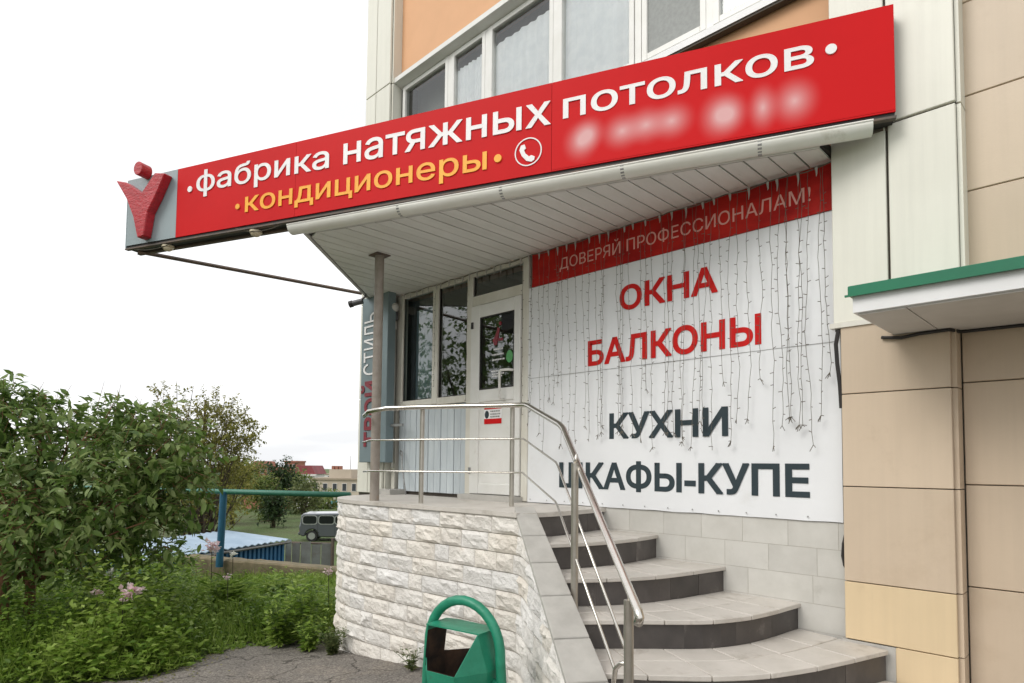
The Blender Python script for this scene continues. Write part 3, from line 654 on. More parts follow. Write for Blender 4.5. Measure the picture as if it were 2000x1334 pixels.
# inner stringer line of the flight (plan, height) and the coping line
IN0, IN1 = np.array([-3.40, 3.68, 1.165]), np.array([-2.11, 2.83, .425]); dIN = IN1-IN0
def inn(t): return IN0+dIN*t
def outw(t): return np.array([-.55, -.835])*(.145+.055*t)
TEND = 1.62
path = [tuple((inn(t)[:2]+outw(t))) for t in (TEND, 1.3, .95, .6, .3, .05)]+[(-3.66, 3.53), (-3.95, 3.53), (-4.35, 3.51), (-4.77, 3.48), (-5.2, 3.44), (-5.65, 3.42), (-6.02, 3.48), (-6.32, 3.68), (-6.50, 3.98), (-6.57, 4.3), (-6.60, 4.62)]
PA = catmull(path, 8); seg = np.linalg.norm(np.diff(PA, axis=0), axis=1); SA = np.concatenate([[0], np.cumsum(seg)]); STOT = SA[-1]
def pathp(s): return np.array([np.interp(s, SA, PA[:, 0]), np.interp(s, SA, PA[:, 1])])
def pathn(s):
    d = pathp(min(s+.03, STOT))-pathp(max(s-.03, 0)); d /= np.linalg.norm(d); return np.array([-d[1], d[0]])*-1 if False else np.array([d[1]*-1, d[0]])
# outward normal must point to the camera side
if pathn(STOT*.55).dot(np.array([0, -1])) < 0:
    _pn = pathn
    def pathn(s): return -_pn(s)
# height of the coping along the path
def topz(s):
    p = pathp(s); t = ((p-IN0[:2]).dot(dIN[:2]))/dIN[:2].dot(dIN[:2])
    return 1.10 if t < .02 else max(1.135-.74*t-.035, -.2)
PLZ = 1.13
ch = .148
zc = 1.10
rowi = 0
while zc > -.62:
    s = .0-random.uniform(0, .2)
    while s < STOT:
        ln = random.choice((.18, .26, .32, .38, .46, .34)); s0, s1 = max(s, 0)+.0018, min(s+ln, STOT)-.0018; s += ln
        if s1-s0 < .05: continue
        za, zb = zc-ch+.004, zc-.004
        tops = [min(zb, topz(s0+(s1-s0)*i/8)-.005) for i in range(9)]
        gl = gz(*pathp((s0+s1)/2))-.12
        if max(tops) < za+.02 or zb < gl: continue
        nu, nv = 9, 6; mb = MB(); seedv = Vector((random.uniform(0, 90), random.uniform(0, 90), 0)); amp = random.uniform(.014, .030); tilt = random.uniform(-.012, .012); tl2 = random.uniform(-.010, .012)
        for j in range(nv):
            for i in range(nu):
                sv = s0+(s1-s0)*i/(nu-1); p = pathp(sv); n_ = pathn(sv); zt = tops[i]; zlo = min(za, zt-.004); z = zlo+(zt-zlo)*j/(nv-1)
                e = min(i, nu-1-i, j, nv-1-j); q = seedv+Vector((sv*14, z*16, 0))
                d = 0.0 if e == 0 else amp*(.55+.9*mnoise.noise(q)+.45*mnoise.noise(q*2.7))+tilt*(j/(nv-1)-.5)*2+tl2*(i/(nu-1)-.5)
                if e == 0: d = -.002
                d = max(d, -.006)
                jx = 0 if e == 0 else random.uniform(-.006, .006)
                mb.v.append((p[0]+n_[0]*d, p[1]+n_[1]*d, z+jx))
        for j in range(nv-1):
            for i in range(nu-1): mb.f.append((j*nu+i, j*nu+i+1, (j+1)*nu+i+1, (j+1)*nu+i))
        # sides back into the mortar
        ring = [i for i in range(nu)]+[j*nu+nu-1 for j in range(1, nv)]+[(nv-1)*nu+i for i in range(nu-2, -1, -1)]+[j*nu for j in range(nv-2, 0, -1)]
        o0 = len(mb.v)
        for r in ring:
            i = r % nu; n_ = pathn(s0+(s1-s0)*i/(nu-1)); v = mb.v[r]; mb.v.append((v[0]-n_[0]*.04, v[1]-n_[1]*.04, v[2]))
        for a in range(len(ring)):
            b = (a+1) % len(ring); mb.f.append((ring[a], o0+a, o0+b, ring[b]))
        build('stone', mb, 'stone', por)
    zc -= ch; rowi += 1
# mortar core ribbon behind the stones (a thin wall)
mb = MB(); nS = 60
for i in range(nS+1):
    s = STOT*i/nS; p = pathp(s); n_ = pathn(s); zt = topz(s)-.006
    a = p-n_*.016; b = p-n_*.12
    mb.v += [(a[0], a[1], -.8), (a[0], a[1], zt), (b[0], b[1], zt), (b[0], b[1], -.8)]
for i in range(nS):
    for k in range(3): mb.f.append((i*4+k, i*4+k+1, (i+1)*4+k+1, (i+1)*4+k))
build('mortar_core', mb, 'mortar', por)
# noses of the steps in plan (inner end at the stringer -> wall)
nose = [[(-3.36, 3.64), (-3.33, 3.95), (-3.40, 4.6)],
        [(-3.03, 3.43), (-2.88, 3.88), (-2.84, 4.29), (-2.86, 4.6)],
        [(-2.74, 3.28), (-2.55, 3.56), (-2.39, 3.93), (-2.27, 4.6)],
        [(-2.46, 3.08), (-2.22, 3.35), (-1.93, 3.66), (-1.78, 4.04), (-1.72, 4.6)],
        [(-2.11, 2.83), (-1.85, 3.04), (-1.56, 3.35), (-1.39, 3.68), (-1.27, 4.05), (-1.15, 4.48)],
        [(-1.76, 2.58), (-1.45, 2.76), (-1.1, 3.05), (-.85, 3.5), (-.68, 4.0), (-.60, 4.48)]]
NC = 12
def resamp(P, n):
    q = catmull(P, 8); d = np.concatenate([[0], np.cumsum(np.linalg.norm(np.diff(q, axis=0), axis=1))]); t = np.linspace(0, d[-1], n+1)
    return np.stack([np.interp(t, d, q[:, 0]), np.interp(t, d, q[:, 1])], 1)
NO = []
for P in nose:
    a = np.array(P[0])+np.array([-.55, -.835])*.10; NO.append(resamp([tuple(a)]+P, NC))
# landing slab of the porch
lip = [pathp(s)+pathn(s)*.022 for s in np.linspace(SA[5*8], STOT, 46)]
plan = [tuple(p) for p in NO[0][::-1]]+[tuple(inn(0)[:2]+outw(0)*.5)]+[tuple(p) for p in lip]
plan = [p for p in plan]
area = sum(plan[i][0]*plan[(i+1) % len(plan)][1]-plan[(i+1) % len(plan)][0]*plan[i][1] for i in range(len(plan)))
if area < 0: plan = plan[::-1]
build('landing_slab', MB().prism(plan, PLZ-.035, PLZ), 'tread', por)
build('landing_core', MB().prism([(-6.5, 4.59), (-6.3, 3.85), (-5.9, 3.6), (-3.7, 3.72), (-3.46, 3.8), (-3.45, 4.59)], -.5, PLZ-.04), 'mortar', por)
build('floor_kerb', MB().box((-6.66, 4.36, PLZ+.001), (-6.40, 4.58, PLZ+.06)), 'slab', por)
def shrink(q, g):
    c = sum(np.array(p) for p in q)/len(q); o = []
    for p in q:
        d = np.array(p)-c; l = np.linalg.norm(d); o.append(tuple(c+d*(1-g/l)))
    return o
for k in range(0, 6):
    zk = PLZ if k == 0 else ZR[k]; zl = ZR[k+1]
    A = NO[k]
    # dark riser tiles under the nose of step k
    cols = 4 if k < 2 else 5
    idx = np.linspace(0, NC, cols+1)
    for c in range(cols):
        i0, i1 = idx[c], idx[c+1]; tt = np.linspace(i0, i1, 4)
        fr = np.stack([np.interp(tt, np.arange(NC+1), A[:, 0]), np.interp(tt, np.arange(NC+1), A[:, 1])], 1)
        tang = fr[-1]-fr[0]; tang /= np.linalg.norm(tang); nb = np.array([-tang[1], tang[0]])
        if nb.dot(np.array([-1, .3])) < 0: nb = -nb
        fr = fr+nb*.022; fr[0] += tang*.0025; fr[-1] -= tang*.0025
        mb = MB(); n = len(fr)
        for p in fr: mb.v += [(p[0], p[1], zl+.002), (p[0], p[1], zk-.032), (p[0]+nb[0]*.012, p[1]+nb[1]*.012, zk-.032), (p[0]+nb[0]*.012, p[1]+nb[1]*.012, zl+.002)]
        for i in range(n-1):
            for q in range(4): mb.f.append((i*4+q, i*4+(q+1) % 4, (i+1)*4+(q+1) % 4, (i+1)*4+q))
        mb.f += [(0, 3, 2, 1), ((n-1)*4, (n-1)*4+1, (n-1)*4+2, (n-1)*4+3)]
        build('riser_tile', mb, 'riser', por)
    if k == 0: continue
    B = NO[k-1]
    # tread tiles between this nose and the riser above
    cols = 4 if k < 3 else 6; rows = 2; idx = np.linspace(0, NC, cols+1)
    def lerp_pt(ci, r):
        a = np.array([np.interp(ci, np.arange(NC+1), A[:, 0]), np.interp(ci, np.arange(NC+1), A[:, 1])]); b = np.array([np.interp(ci, np.arange(NC+1), B[:, 0]), np.interp(ci, np.arange(NC+1), B[:, 1])]); return a+(b-a)*r
    for c in range(cols):
        for r, (r0, r1) in enumerate(((0, .55), (.55, 1.06))):
            off = .35 if r else 0
            i0, i1 = idx[c], idx[c+1]
            q = [lerp_pt(i, r0) for i in np.linspace(i0, i1, 4)]+[lerp_pt(i, r1) for i in np.linspace(i1, i0, 4)]
            q = shrink(q, .0045)
            ar = sum(q[i][0]*q[(i+1) % 8][1]-q[(i+1) % 8][0]*q[i][1] for i in range(8))
            if ar < 0: q = q[::-1]
            build('tread_tile', MB().prism(q, zk-.030, zk+random.uniform(-.0012, .0012)), 'tread', por, bevel=.004)
    # concrete core of the step
    poly = [tuple(lerp_pt(i, .07)) for i in np.linspace(.05, NC, 13)]+[tuple(lerp_pt(i, 1.15)) for i in np.linspace(NC, .05, 13)]
    ar = sum(poly[i][0]*poly[(i+1) % 26][1]-poly[(i+1) % 26][0]*poly[i][1] for i in range(26))
    build('step_core', MB().prism(poly if ar > 0 else poly[::-1], -.3, zk-.006), 'grout', por)
# coping slabs down the flank
tj = [-.03, .22, .42, .63, .86, 1.06, 1.28, TEND]
for a, b in zip(tj[:-1], tj[1:]):
    a2, b2 = a+.004, b-.004; mb = MB()
    p = [inn(a2), inn(b2)]; q = []
    for t, pt in ((a2, p[0]), (b2, p[1])):
        o_ = pt[:2]+outw(t)*1.12; zz = pt[2]-.012; q.append(((pt[0], pt[1], zz), (o_[0], o_[1], zz)))
    (i0, o0), (i1, o1) = q; th = .04
    mb.add([i0, i1, o1, o0]+[(v[0], v[1], v[2]-th) for v in (i0, i1, o1, o0)], [(0, 1, 2, 3), (4, 7, 6, 5), (0, 4, 5, 1), (1, 5, 6, 2), (2, 6, 7, 3), (3, 7, 4, 0)])
    build('coping_slab', mb, 'slab', por, bevel=.004)
mb = MB()
for t in np.linspace(0, TEND, 9):
    pt = inn(t); o_ = pt[:2]+outw(t)*.75; i_ = pt[:2]+np.array([-.55, -.835])*.01; zz = pt[2]-.054
    mb.v += [(i_[0], i_[1], -.5), (i_[0], i_[1], zz), (o_[0], o_[1], zz), (o_[0], o_[1], -.5)]
for i in range(8):
    for k in range(3): mb.f.append((i*4+k, i*4+k+1, (i+1)*4+k+1, (i+1)*4+k))
build('stringer_core', mb, 'slab', por)

# ------------------------------------------------------------------ stainless railing
ra = thing('stair_railing', 'stainless steel handrail with two thin rods around porch and stairs', 'railing', (-4, 3.8, PLZ))
T_ = [onZ(712, 812, 2.0), onZ(722, 803, 2.0), onZ(760, 797, 2.0), onZ(822, 794, 2.0), onZ(930, 792, 2.0), onZ(1028, 791, 2.0)]
dl = [6.35, 6.15, 6.05, 6.0, 5.75, 5.5]
T_ = [pd(712, 812, 6.3), pd(720, 804, 6.1), pd(755, 797.5, 6.0), pd(822, 795, 5.95), pd(1000, 791.5, 5.65), pd(1026, 791, 5.55), pd(1032, 793, 5.5)]
Dd = pd(1246, 1192, 2.96)
top = T_+[pd(1093, 829, 4.70), pd(1100, 837, 4.62), Dd, pd(1249, 1206, 2.92), pd(1246, 1218, 2.94)]
build('top_rail', MB().tube(top, .0225, 12), 'stainless', ra, smooth=True)
mid = [pd(709, 864, 6.28), pd(722, 860, 6.1), pd(822, 858.5, 5.95), pd(1000, 857, 5.65), pd(1022, 857, 5.55), pd(1086, 903, 4.8), pd(1090, 911, 4.72), pd(1227, 1284, 3.12)]
low = [pd(710, 921, 6.28), pd(722, 920, 6.1), pd(822, 921, 5.95), pd(1000, 923, 5.65), pd(1020, 923, 5.55), pd(1084, 979, 4.8), pd(1088, 986, 4.72), pd(1200, 1306, 3.2)]
build('rod', MB().tube(mid, .0085, 8), 'stainless', ra, smooth=True)
build('rod', MB().tube(low, .0085, 8), 'stainless', ra, smooth=True)
for (x, yb, yt, d) in ((822, 981, 798, 5.97), (999, 990, 796, 5.67)):
    b = pd(x, yb, d); t = pd(x, yt, d)
    build('post', MB().tube([(b[0], b[1], PLZ), (b[0], b[1], t[2])], .022, 12), 'steel_post', ra, smooth=True, angle=40)
    build('rail_bracket', MB().ball((b[0], b[1], t[2]+.005), .02, 8, 6), 'stainless', ra, smooth=True)
for (x, yt, d, zb) in ((1123, 905, 4.12, .555), (1228, 1172, 3.06, .02)):
    t = pd(x, yt, d); po = build('post', MB().tube([(t[0], t[1], zb), (t[0], t[1], t[2])], .024, 12), 'steel_post', ra, smooth=True, angle=40)
    build('rail_bracket', MB().tube([(t[0], t[1], t[2]-.01), tuple(pd(x+3, yt-18, d))], .010, 8), 'stainless', ra, smooth=True)
t = pd(1228, 1172, 3.12)
build('rod_loop', MB().tube([pd(1228, 1294, 3.12), pd(1212, 1296, 3.14), pd(1202, 1306, 3.17), pd(1199, 1330, 3.18), pd(1199, 1370, 3.18)], .013, 10), 'stainless', ra, smooth=True)

# ================================================================== CANOPY
can = thing('entrance_canopy', 'flat porch canopy with slatted soffit, white gutter and round brown post', 'canopy', (-4.5, 3.9, 3.6))
ZSO = 3.62; AZ = 21.9
A = onZ(599, 456, ZSO); LB = np.array([-7.02, 4.42])
def yfront(x):
    if x >= A[0]: return A[1]+(x-A[0])*math.tan(R_(AZ))
    return A[1]+(x-A[0])*(LB[1]-A[1])/(LB[0]-A[0])
nb = 37; x0 = -6.98; x1 = -1.462; wd = (x1-x0)/nb
for i in range(nb):
    a, b = x0+wd*i+.006, x0+wd*(i+1)-.006
    if a < A[0] < b: ya, yb = max(yfront(a), A[1]+.02), yfront(b)
    else: ya, yb = yfront(a), yfront(b)
    ye = 4.652
    if ye-max(ya, yb) < .02: continue
    z = ZSO+random.uniform(-.002, .002)
    build('soffit_board', MB().prism([(a, ya+.02), (b, yb+.02), (b, ye), (a, ye)], z, z+.012), 'soffit', can)
rp_ = [tuple(A[:2]), (-1.45, yfront(-1.45)), (-1.45, 4.58), (-7.0, 4.58), (-7.02, 4.42)]
build('roof_deck', MB().prism(rp_, ZSO+.016, ZSO+.075), 'dark', can)
# side and front fascia strips
def strip2(p, q, z0, z1, th, nm, mn):
    p, q = np.array(p), np.array(q); d = (q-p)/np.linalg.norm(q-p); n = np.array([d[1], -d[0]])*th
    pl = [tuple(p), tuple(p+n), tuple(q+n), tuple(q)]
    ar = sum(pl[i][0]*pl[(i+1) % 4][1]-pl[(i+1) % 4][0]*pl[i][1] for i in range(4))
    return build(nm, MB().prism(pl if ar > 0 else pl[::-1], z0, z1), mn, can)
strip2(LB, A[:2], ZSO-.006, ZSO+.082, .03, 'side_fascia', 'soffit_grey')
strip2(A[:2], (-1.46, yfront(-1.46)), ZSO-.004, ZSO+.08, .012, 'front_fascia', 'soffit')
# gutter, half round, with zinc brackets
ga = onZ(570, 444, 3.668); gd = np.array([math.cos(R_(AZ+.3)), math.sin(R_(AZ+.3)), .004]); glen = float(np.linalg.norm(onZ(1700, 262, 3.665)[:2]-ga[:2]))
gut = MB(); nS = 10; r = .068
for t in (0, glen):
    c = ga+gd*t
    for k in range(nS+1):
        a = math.pi+math.pi*k/nS; u = math.cos(a)*r; vz = math.sin(a)*r
        gut.v.append((c[0]-gd[1]*u*-1, c[1]-gd[0]*u, c[2]+vz))
for k in range(nS): gut.f.append((k, k+1, nS+2+k, nS+1+k))
gut.f += [tuple(range(nS+1)), tuple(range(2*nS+1, nS, -1))]
g = build('gutter', gut, 'gutter', can, smooth=True, angle=50)
s_ = g.modifiers.new('solid', 'SOLIDIFY'); s_.thickness = .004
lipm = MB(); c0 = ga+np.array([gd[1]*r, -gd[0]*r, .0]); lipm.tube([c0, c0+gd*glen], .007, 6); build('gutter_lip', lipm, 'gutter', g)
for x in (785, 985, 1219, 1486):
    # bracket where the photo shows it, slid along the gutter line
    best = min(np.linspace(.02, glen-.03, 300), key=lambda t: abs((lambda q: 1000+FPX*q.dot(Rv)/q.dot(Fv))(ga+gd*t-CAM)-x)); c = ga+gd*best; pts = []
    for k in range(7):
        a = math.pi*.98+math.pi*.75*k/6; pts.append((c[0]+gd[1]*math.cos(a)*-(r+.004)*-1*-1, c[1]-gd[0]*math.cos(a)*(r+.004)*-1*-1, c[2]+math.sin(a)*(r+.004)))
    mbk = MB(); hw = .013
    pts = []
    for k in range(9):
        a = math.pi+math.pi*k/8; u = math.cos(a)*(r+.0035); pts.append((c[0]+gd[1]*u, c[1]-gd[0]*u, c[2]+math.sin(a)*(r+.0035)))
    for p in pts: mbk.v += [(p[0]-gd[0]*hw, p[1]-gd[1]*hw, p[2]), (p[0]+gd[0]*hw, p[1]+gd[1]*hw, p[2])]
    mbk.f = [(2*k, 2*k+1, 2*k+3, 2*k+2) for k in range(8)]
    bo = build('gutter_bracket', mbk, 'zinc', g); s_ = bo.modifiers.new('solid', 'SOLIDIFY'); s_.thickness = .004
pb = onZ(730, 979.5, PLZ)
pb = pd(731, 980, 6.32)
build('post', MB().tube([(pb[0], pb[1], PLZ), (pb[0], pb[1], 2.6), (pb[0], pb[1], ZSO)], .047, 14), 'post', can, smooth=True, angle=40)
build('post_plate', MB().box((pb[0]-.08, pb[1]-.08, ZSO-.01), (pb[0]+.08, pb[1]+.08, ZSO-.002)), 'steel_dark', can)

# ================================================================== BIG RED SIGN
SAZ = 22.57; SP = onY(1750, 215, 4.40); SL = onN(246, 482, SP, SAZ)
zb = (SP[2]+SL[2])/2; sg = thing('shop_sign', 'long red shop sign with white and yellow lettering above the canopy', 'sign', (SL[0], SL[1], zb), R_(SAZ))
SLEN = math.hypot(SP[0]-SL[0], SP[1]-SL[1])
def su(x, y):
    p = onN(x, y, SP, SAZ); return math.hypot(p[0]-SL[0], p[1]-SL[1])*(1 if p[0] > SL[0] else -1), p[2]-zb
SH = (su(1743, 8)[1]+su(350, 330)[1])/2
u1 = su(345, 400)[0]; u2 = su(577, 350)[0]; u3 = su(1077, 300)[0]
build('back_box', MB().box((.005, .012, -.03), (SLEN-.005, .17, SH-.01)), 'dark', sg, local=True)  # near-black body, so the underside's shade is put into the colour
for a, b, nm, mn in ((0, u1, 'logo_panel', 'grey_sign'), (u1, u2, 'sign_panel', 'red'), (u2, u3, 'sign_panel', 'red'), (u3, SLEN, 'sign_panel', 'red')):
    build(nm, MB().box((a+.0015, 0, 0), (b-.0015, .011, SH)), mn, sg, local=True)
build('end_cap', MB().box((-.012, 0, -.02), (-.001, .17, SH)), 'grey_sign', sg, local=True)
build('bottom_angle', MB().box((.0, -.012, -.045), (SLEN, .03, -.031)).box((.0, .13, -.05), (SLEN, .17, -.031)), 'steel_dark', sg, local=True)
def sign_text(body, l, r, xh, mname, off, ref='н', space=1.0):
    a, b = su(*l), su(*r); t = su(*xh)
    u, v, d, f = text_fit(body, a[0], b[0], 0, abs(t[1]-b[1]), ref, off, .004, space)
    tt = (u-a[0])/(b[0]-a[0]); vb = a[1]+(b[1]-a[1])*tt
    mb = MB(); mb.v = [(u[i], -.0025-d[i], v[i]+vb[i]) for i in range(len(u))]; mb.f = f
    o = build('lettering', mb, mname, sg, local=True); o['label'] = 'raised letters '+body; return o
sign_text('фабрика', (384, 376), (643, 328), (643, 294), 'white_letter', .010)
sign_text('натяжных', (671, 322), (1076, 243), (1076, 197), 'white_letter', .010)
sign_text('потолков', (1100, 233), (1590, 129), (1590, 85), 'white_letter', .010)
sign_text('кондиционеры', (479, 415), (951, 331), (951, 296), 'yellow_letter', .008)
for (x, y, r, mn) in ((372, 370, .030, 'white_letter'), (1623, 97, .034, 'white_letter'), (465, 404, .026, 'yellow_letter'), (973, 310, .032, 'yellow_letter')):
    a = su(x, y); build('dot', MB().extr([(a[0]+r*math.cos(k*.3927), a[1]+r*math.sin(k*.3927)) for k in range(16)], 'y', -.010, -.001), mn, sg, local=True)
# telephone emblem
a = su(1032, 297); rr = .112
mb = MB()
for k in range(32):
    t0, t1 = 2*math.pi*k/32, 2*math.pi*(k+1)/32
    mb.extr([(a[0]+rr*math.cos(t0), a[1]+rr*math.sin(t0)), (a[0]+rr*math.cos(t1), a[1]+rr*math.sin(t1)), (a[0]+(rr-.009)*math.cos(t1), a[1]+(rr-.009)*math.sin(t1)), (a[0]+(rr-.009)*math.cos(t0), a[1]+(rr-.009)*math.sin(t0))], 'y', -.006, -.001)
tel = build('telephone_ring', mb, 'white_letter', sg, local=True)
pts = [(-.060, .058), (-.030, .062), (-.018, .030), (-.034, .018), (-.022, -.010), (.008, -.040), (.026, -.032), (.056, -.048), (.050, -.072), (.026, -.084), (-.014, -.070), (-.052, -.026), (-.072, .022)]
build('telephone_handset', MB().extr([(a[0]+p[0], a[1]+p[1]) for p in pts][::-1], 'y', -.008, -.001), 'white_letter', sg, local=True)
# second line on the right panel: soft pale patches stand in for blurred-out digits
fm = bpy.data.materials.new('blur_patch_film'); fm.use_nodes = True; N = fm.node_tree.nodes; K = fm.node_tree.links.new
b_ = N['Principled BSDF']; b_.inputs['Roughness'].default_value = .5; b_.inputs['Specular IOR Level'].default_value = .12; tcn = N.new('ShaderNodeTexCoord'); acc = None
blobs = [su(1135, 276)+(.17, .19), su(1150, 262)+(.15, .16), su(1215, 256)+(.19, .17), su(1262, 244)+(.19, .17), su(1312, 236)+(.19, .17), su(1405, 226)+(.17, .21), su(1425, 222)+(.15, .18), su(1490, 210)+(.12, .20), su(1552, 197)+(.18, .20)]
for (bu, bv, ru, rv) in blobs:
    mpn = N.new('ShaderNodeMapping'); mpn.vector_type = 'POINT'; mpn.inputs['Location'].default_value = (-bu/ru, 0, -bv/rv); mpn.inputs['Scale'].default_value = (1/ru, 0, 1/rv)
    gr = N.new('ShaderNodeTexGradient'); gr.gradient_type = 'QUADRATIC_SPHERE'; K(tcn.outputs['Object'], mpn.inputs[0]); K(mpn.outputs[0], gr.inputs[0])
    if acc is None: acc = gr.outputs['Fac']
    else:
        ad = N.new('ShaderNodeMath'); ad.operation = 'ADD'; ad.use_clamp = True; K(acc, ad.inputs[0]); K(gr.outputs['Fac'], ad.inputs[1]); acc = ad.outputs[0]
mxn = N.new('ShaderNodeMixRGB'); mxn.inputs[1].default_value = (.61, .010, .012, 1); mxn.inputs[2].default_value = (.74, .42, .42, 1); K(acc, mxn.inputs[0]); K(mxn.outputs[0], b_.inputs['Base Color'])
f0 = u3+.004; u_end = SLEN-.004
build('blur_patches', MB().box((f0, -.002, .012), (u_end, -.0005, .46)), fm, sg, local=True)
# emblem: stylised figure standing proud of the grey panel
def lu(x, y): return su(x, y)
fig = [lu(243, 360), lu(262, 363), lu(292, 384), lu(318, 345), lu(338, 346), lu(318, 392), lu(304, 420), lu(296, 466), lu(284, 470), lu(276, 430), lu(263, 395)]
build('emblem_figure', MB().extr(fig[::-1], 'y', -.095, .0), 'logo_red', sg, local=True, bevel=.008)
c = lu(290, 338); build('emblem_head', MB().extr([(c[0]+.062*math.cos(k*.3142), c[1]+.07*math.sin(k*.3142)) for k in range(20)], 'y', -.12, .0), 'logo_red', sg, local=True, bevel=.005)
for x, y in ((320, 470), (492, 440), (716, 403), (979, 360), (1328, 297), (1686, 235)):
    a = su(x, y)
    lm = build('lamp', MB().tube([(a[0], .05, -.050), (a[0], .05, -.068)], .058, 14), 'lamp', sg, local=True, smooth=True, angle=40)
    build('lamp_glass', MB().ball((a[0], .05, -.072), (.05, .05, .034), 12, 6), 'lamp', lm, local=True, smooth=True)
# strut and its wire
e = pd(706, 572, 7.9); e = onY(706, 573, 4.40)
st_ = np.array([SL[0]+.05, SL[1]+.1, zb-.045])
bar = MB(); d = np.array(e)-st_; 
bar.tube([st_, e], .022, 4); build('strut', bar, 'steel_dark', sg)
mb = MB()
for (xa, ya, xb, yb_, sag) in ((252, 485, 345, 470, .05), (460, 446, 560, 432, .06)):
    p, q = onN(xa, ya, SP, SAZ), onN(xb, yb_, SP, SAZ); mb.tube([p+(q-p)*t-np.array([0, 0, sag*4*t*(1-t)]) for t in np.linspace(0, 1, 9)], .004, 4)
build('loose_wire', mb, 'wire', sg)

# ------------------------------------------------------------------ vertical grey sign on the left pilaster
YV = 4.37
v0 = onY(701, 903, YV); v1 = onY(704, 586, YV); vr = onY(754, 800, YV)
vs = thing('pylon_sign', 'tall grey vertical box sign on the left corner with maroon and white letters', 'sign', (v0[0], YV, v0[2]))
build('sign_box', MB().box((v0[0], YV, v0[2]), (vr[0], YP-.012, v1[2])), 'slate', vs, bevel=.006)
def vert_text(body, ybot, ytop, xl, xr, mname, off):
    # reads upwards: text x -> +z, text y -> -x
    pb_, pt_ = onY(xr, ybot, YV), onY(xr, ytop, YV); pl_ = onY(xl, ybot, YV)
    u, v, d, f = text_fit(body, pb_[2], pt_[2], 0, abs(pb_[0]-pl_[0]), 'Н', off, .006)
    mb = MB(); mb.v = [(pb_[0]-v[i], YV-.004-d[i], u[i]) for i in range(len(u))]; mb.f = f
    o = build('lettering', mb, mname, vs); o['label'] = 'raised letters '+body
vert_text('ТВОЙ', 872, 742, 711, 738, 'text_maroon', .03)
vert_text('СТИЛЬ', 730, 608, 711, 738, 'white_letter', .0)

# small fittings by the porch corner
o = thing('security_camera', 'small black security camera at the top of the grey pylon sign', 'camera', tuple(onY(700, 590, 4.2)))
c = onY(700, 590, 4.2)
build('body', MB().tube([c+np.array([-.05, -.05, -.02]), c+np.array([.05, .03, .01])], .036, 10), 'metal_cam', o, smooth=True, angle=40)
build('lens_hood', MB().tube([c+np.array([-.085, -.078, -.032]), c+np.array([-.05, -.05, -.02])], .042, 10), 'dark', o, smooth=True, angle=40)
build('bracket', MB().tube([c+np.array([.03, .02, .02]), c+np.array([.08, .06, .08])], .014, 6), 'metal_cam', o)
c = onY(772, 606, 4.5)
o = thing('wall_lamp', 'white wall lamp with a dark neck beside the window', 'lamp', tuple(c))
build('lamp_head', MB().ball(c+np.array([0, -.02, .03]), (.075, .07, .06), 10, 6), 'plastic_w', o, smooth=True)
build('neck', MB().tube([c+np.array([0, .0, -.02]), c+np.array([0, .02, -.12])], .028, 8), 'metal_cam', o, smooth=True)
build('junction_box', MB().box(tuple(c+np.array([-.085, .0, -.24])), tuple(c+np.array([-.02, .05, -.13]))), 'plastic_w', o, bevel=.01)
c0, c1 = onY(771, 640, 4.52), onY(764, 940, 4.52)
o = thing('conduit_pipe', 'thin pale conduit pipe running down beside the grey pylon sign', 'pipe', (c0[0], 4.52, PLZ))
build('pipe', MB().tube([c0, (c0[0]+.005, 4.52, 2.6), (c0[0]-.004, 4.52, 1.9), (c0[0], 4.52, 1.45)], .016, 8), 'plastic_w', o, smooth=True)
build('junction', MB().ball((c0[0]-.07, 4.50, 2.05), (.045, .03, .06), 10, 6), 'plastic_w', o, smooth=True)
build('support_arm', MB().box((-6.70, 4.44, 1.955), (-6.30, 4.47, 1.985)), 'zinc', o)
o = thing('metal_crowbar', 'thin steel rod with a hooked end leaning against the plank wall', 'rod', (-6.28, 4.5, PLZ))
build('shaft', MB().tube([(-6.46, 4.56, 1.60), (-6.49, 4.555, 1.635), (-6.46, 4.55, 1.66), (-6.42, 4.545, 1.64), (-6.36, 4.50, 1.48), (-6.16, 4.42, PLZ+.012)], .009, 6), 'zinc', o, smooth=True)

# ================================================================== GREEN CANOPY ON THE RIGHT
gc = thing('door_canopy', 'white flat door canopy with dark green metal edge at the right', 'canopy', (.4, 4.1, 2.35))
gx0, gx1, gy0 = -1.11, 3.0, 3.76
build('canopy_slab', MB().box((gx0+.012, gy0+.012, 2.352), (gx1, 4.49, 2.43)), 'fascia', gc)
build('fascia_board', MB().box((gx0, gy0, 2.355), (gx1, gy0+.011, 2.445)).box((gx0, gy0+.0112, 2.355), (gx0+.0115, 4.48, 2.445)), 'fascia', gc)
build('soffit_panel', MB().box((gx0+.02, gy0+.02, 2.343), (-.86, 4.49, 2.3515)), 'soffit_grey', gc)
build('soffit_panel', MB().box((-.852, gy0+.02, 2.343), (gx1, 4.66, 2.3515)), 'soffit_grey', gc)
build('green_flashing', MB().box((gx0-.02, gy0-.02, 2.447), (gx1, 4.49, 2.503)), 'green_flash', gc, bevel=.004)
build('drip_edge', MB().box((gx0-.032, gy0-.032, 2.441), (gx1, gy0-.0205, 2.452)), 'green_flash', gc)
build('cable', MB().tube([(-1.16, 4.485, 2.335), (-1.05, 4.48, 2.318), (-.95, 4.482, 2.33), (-.80, 4.482, 2.334), (-.76, 4.6, 2.333), (-.2, 4.64, 2.333), (.8, 4.64, 2.335)], .011, 6), 'dark', gc)

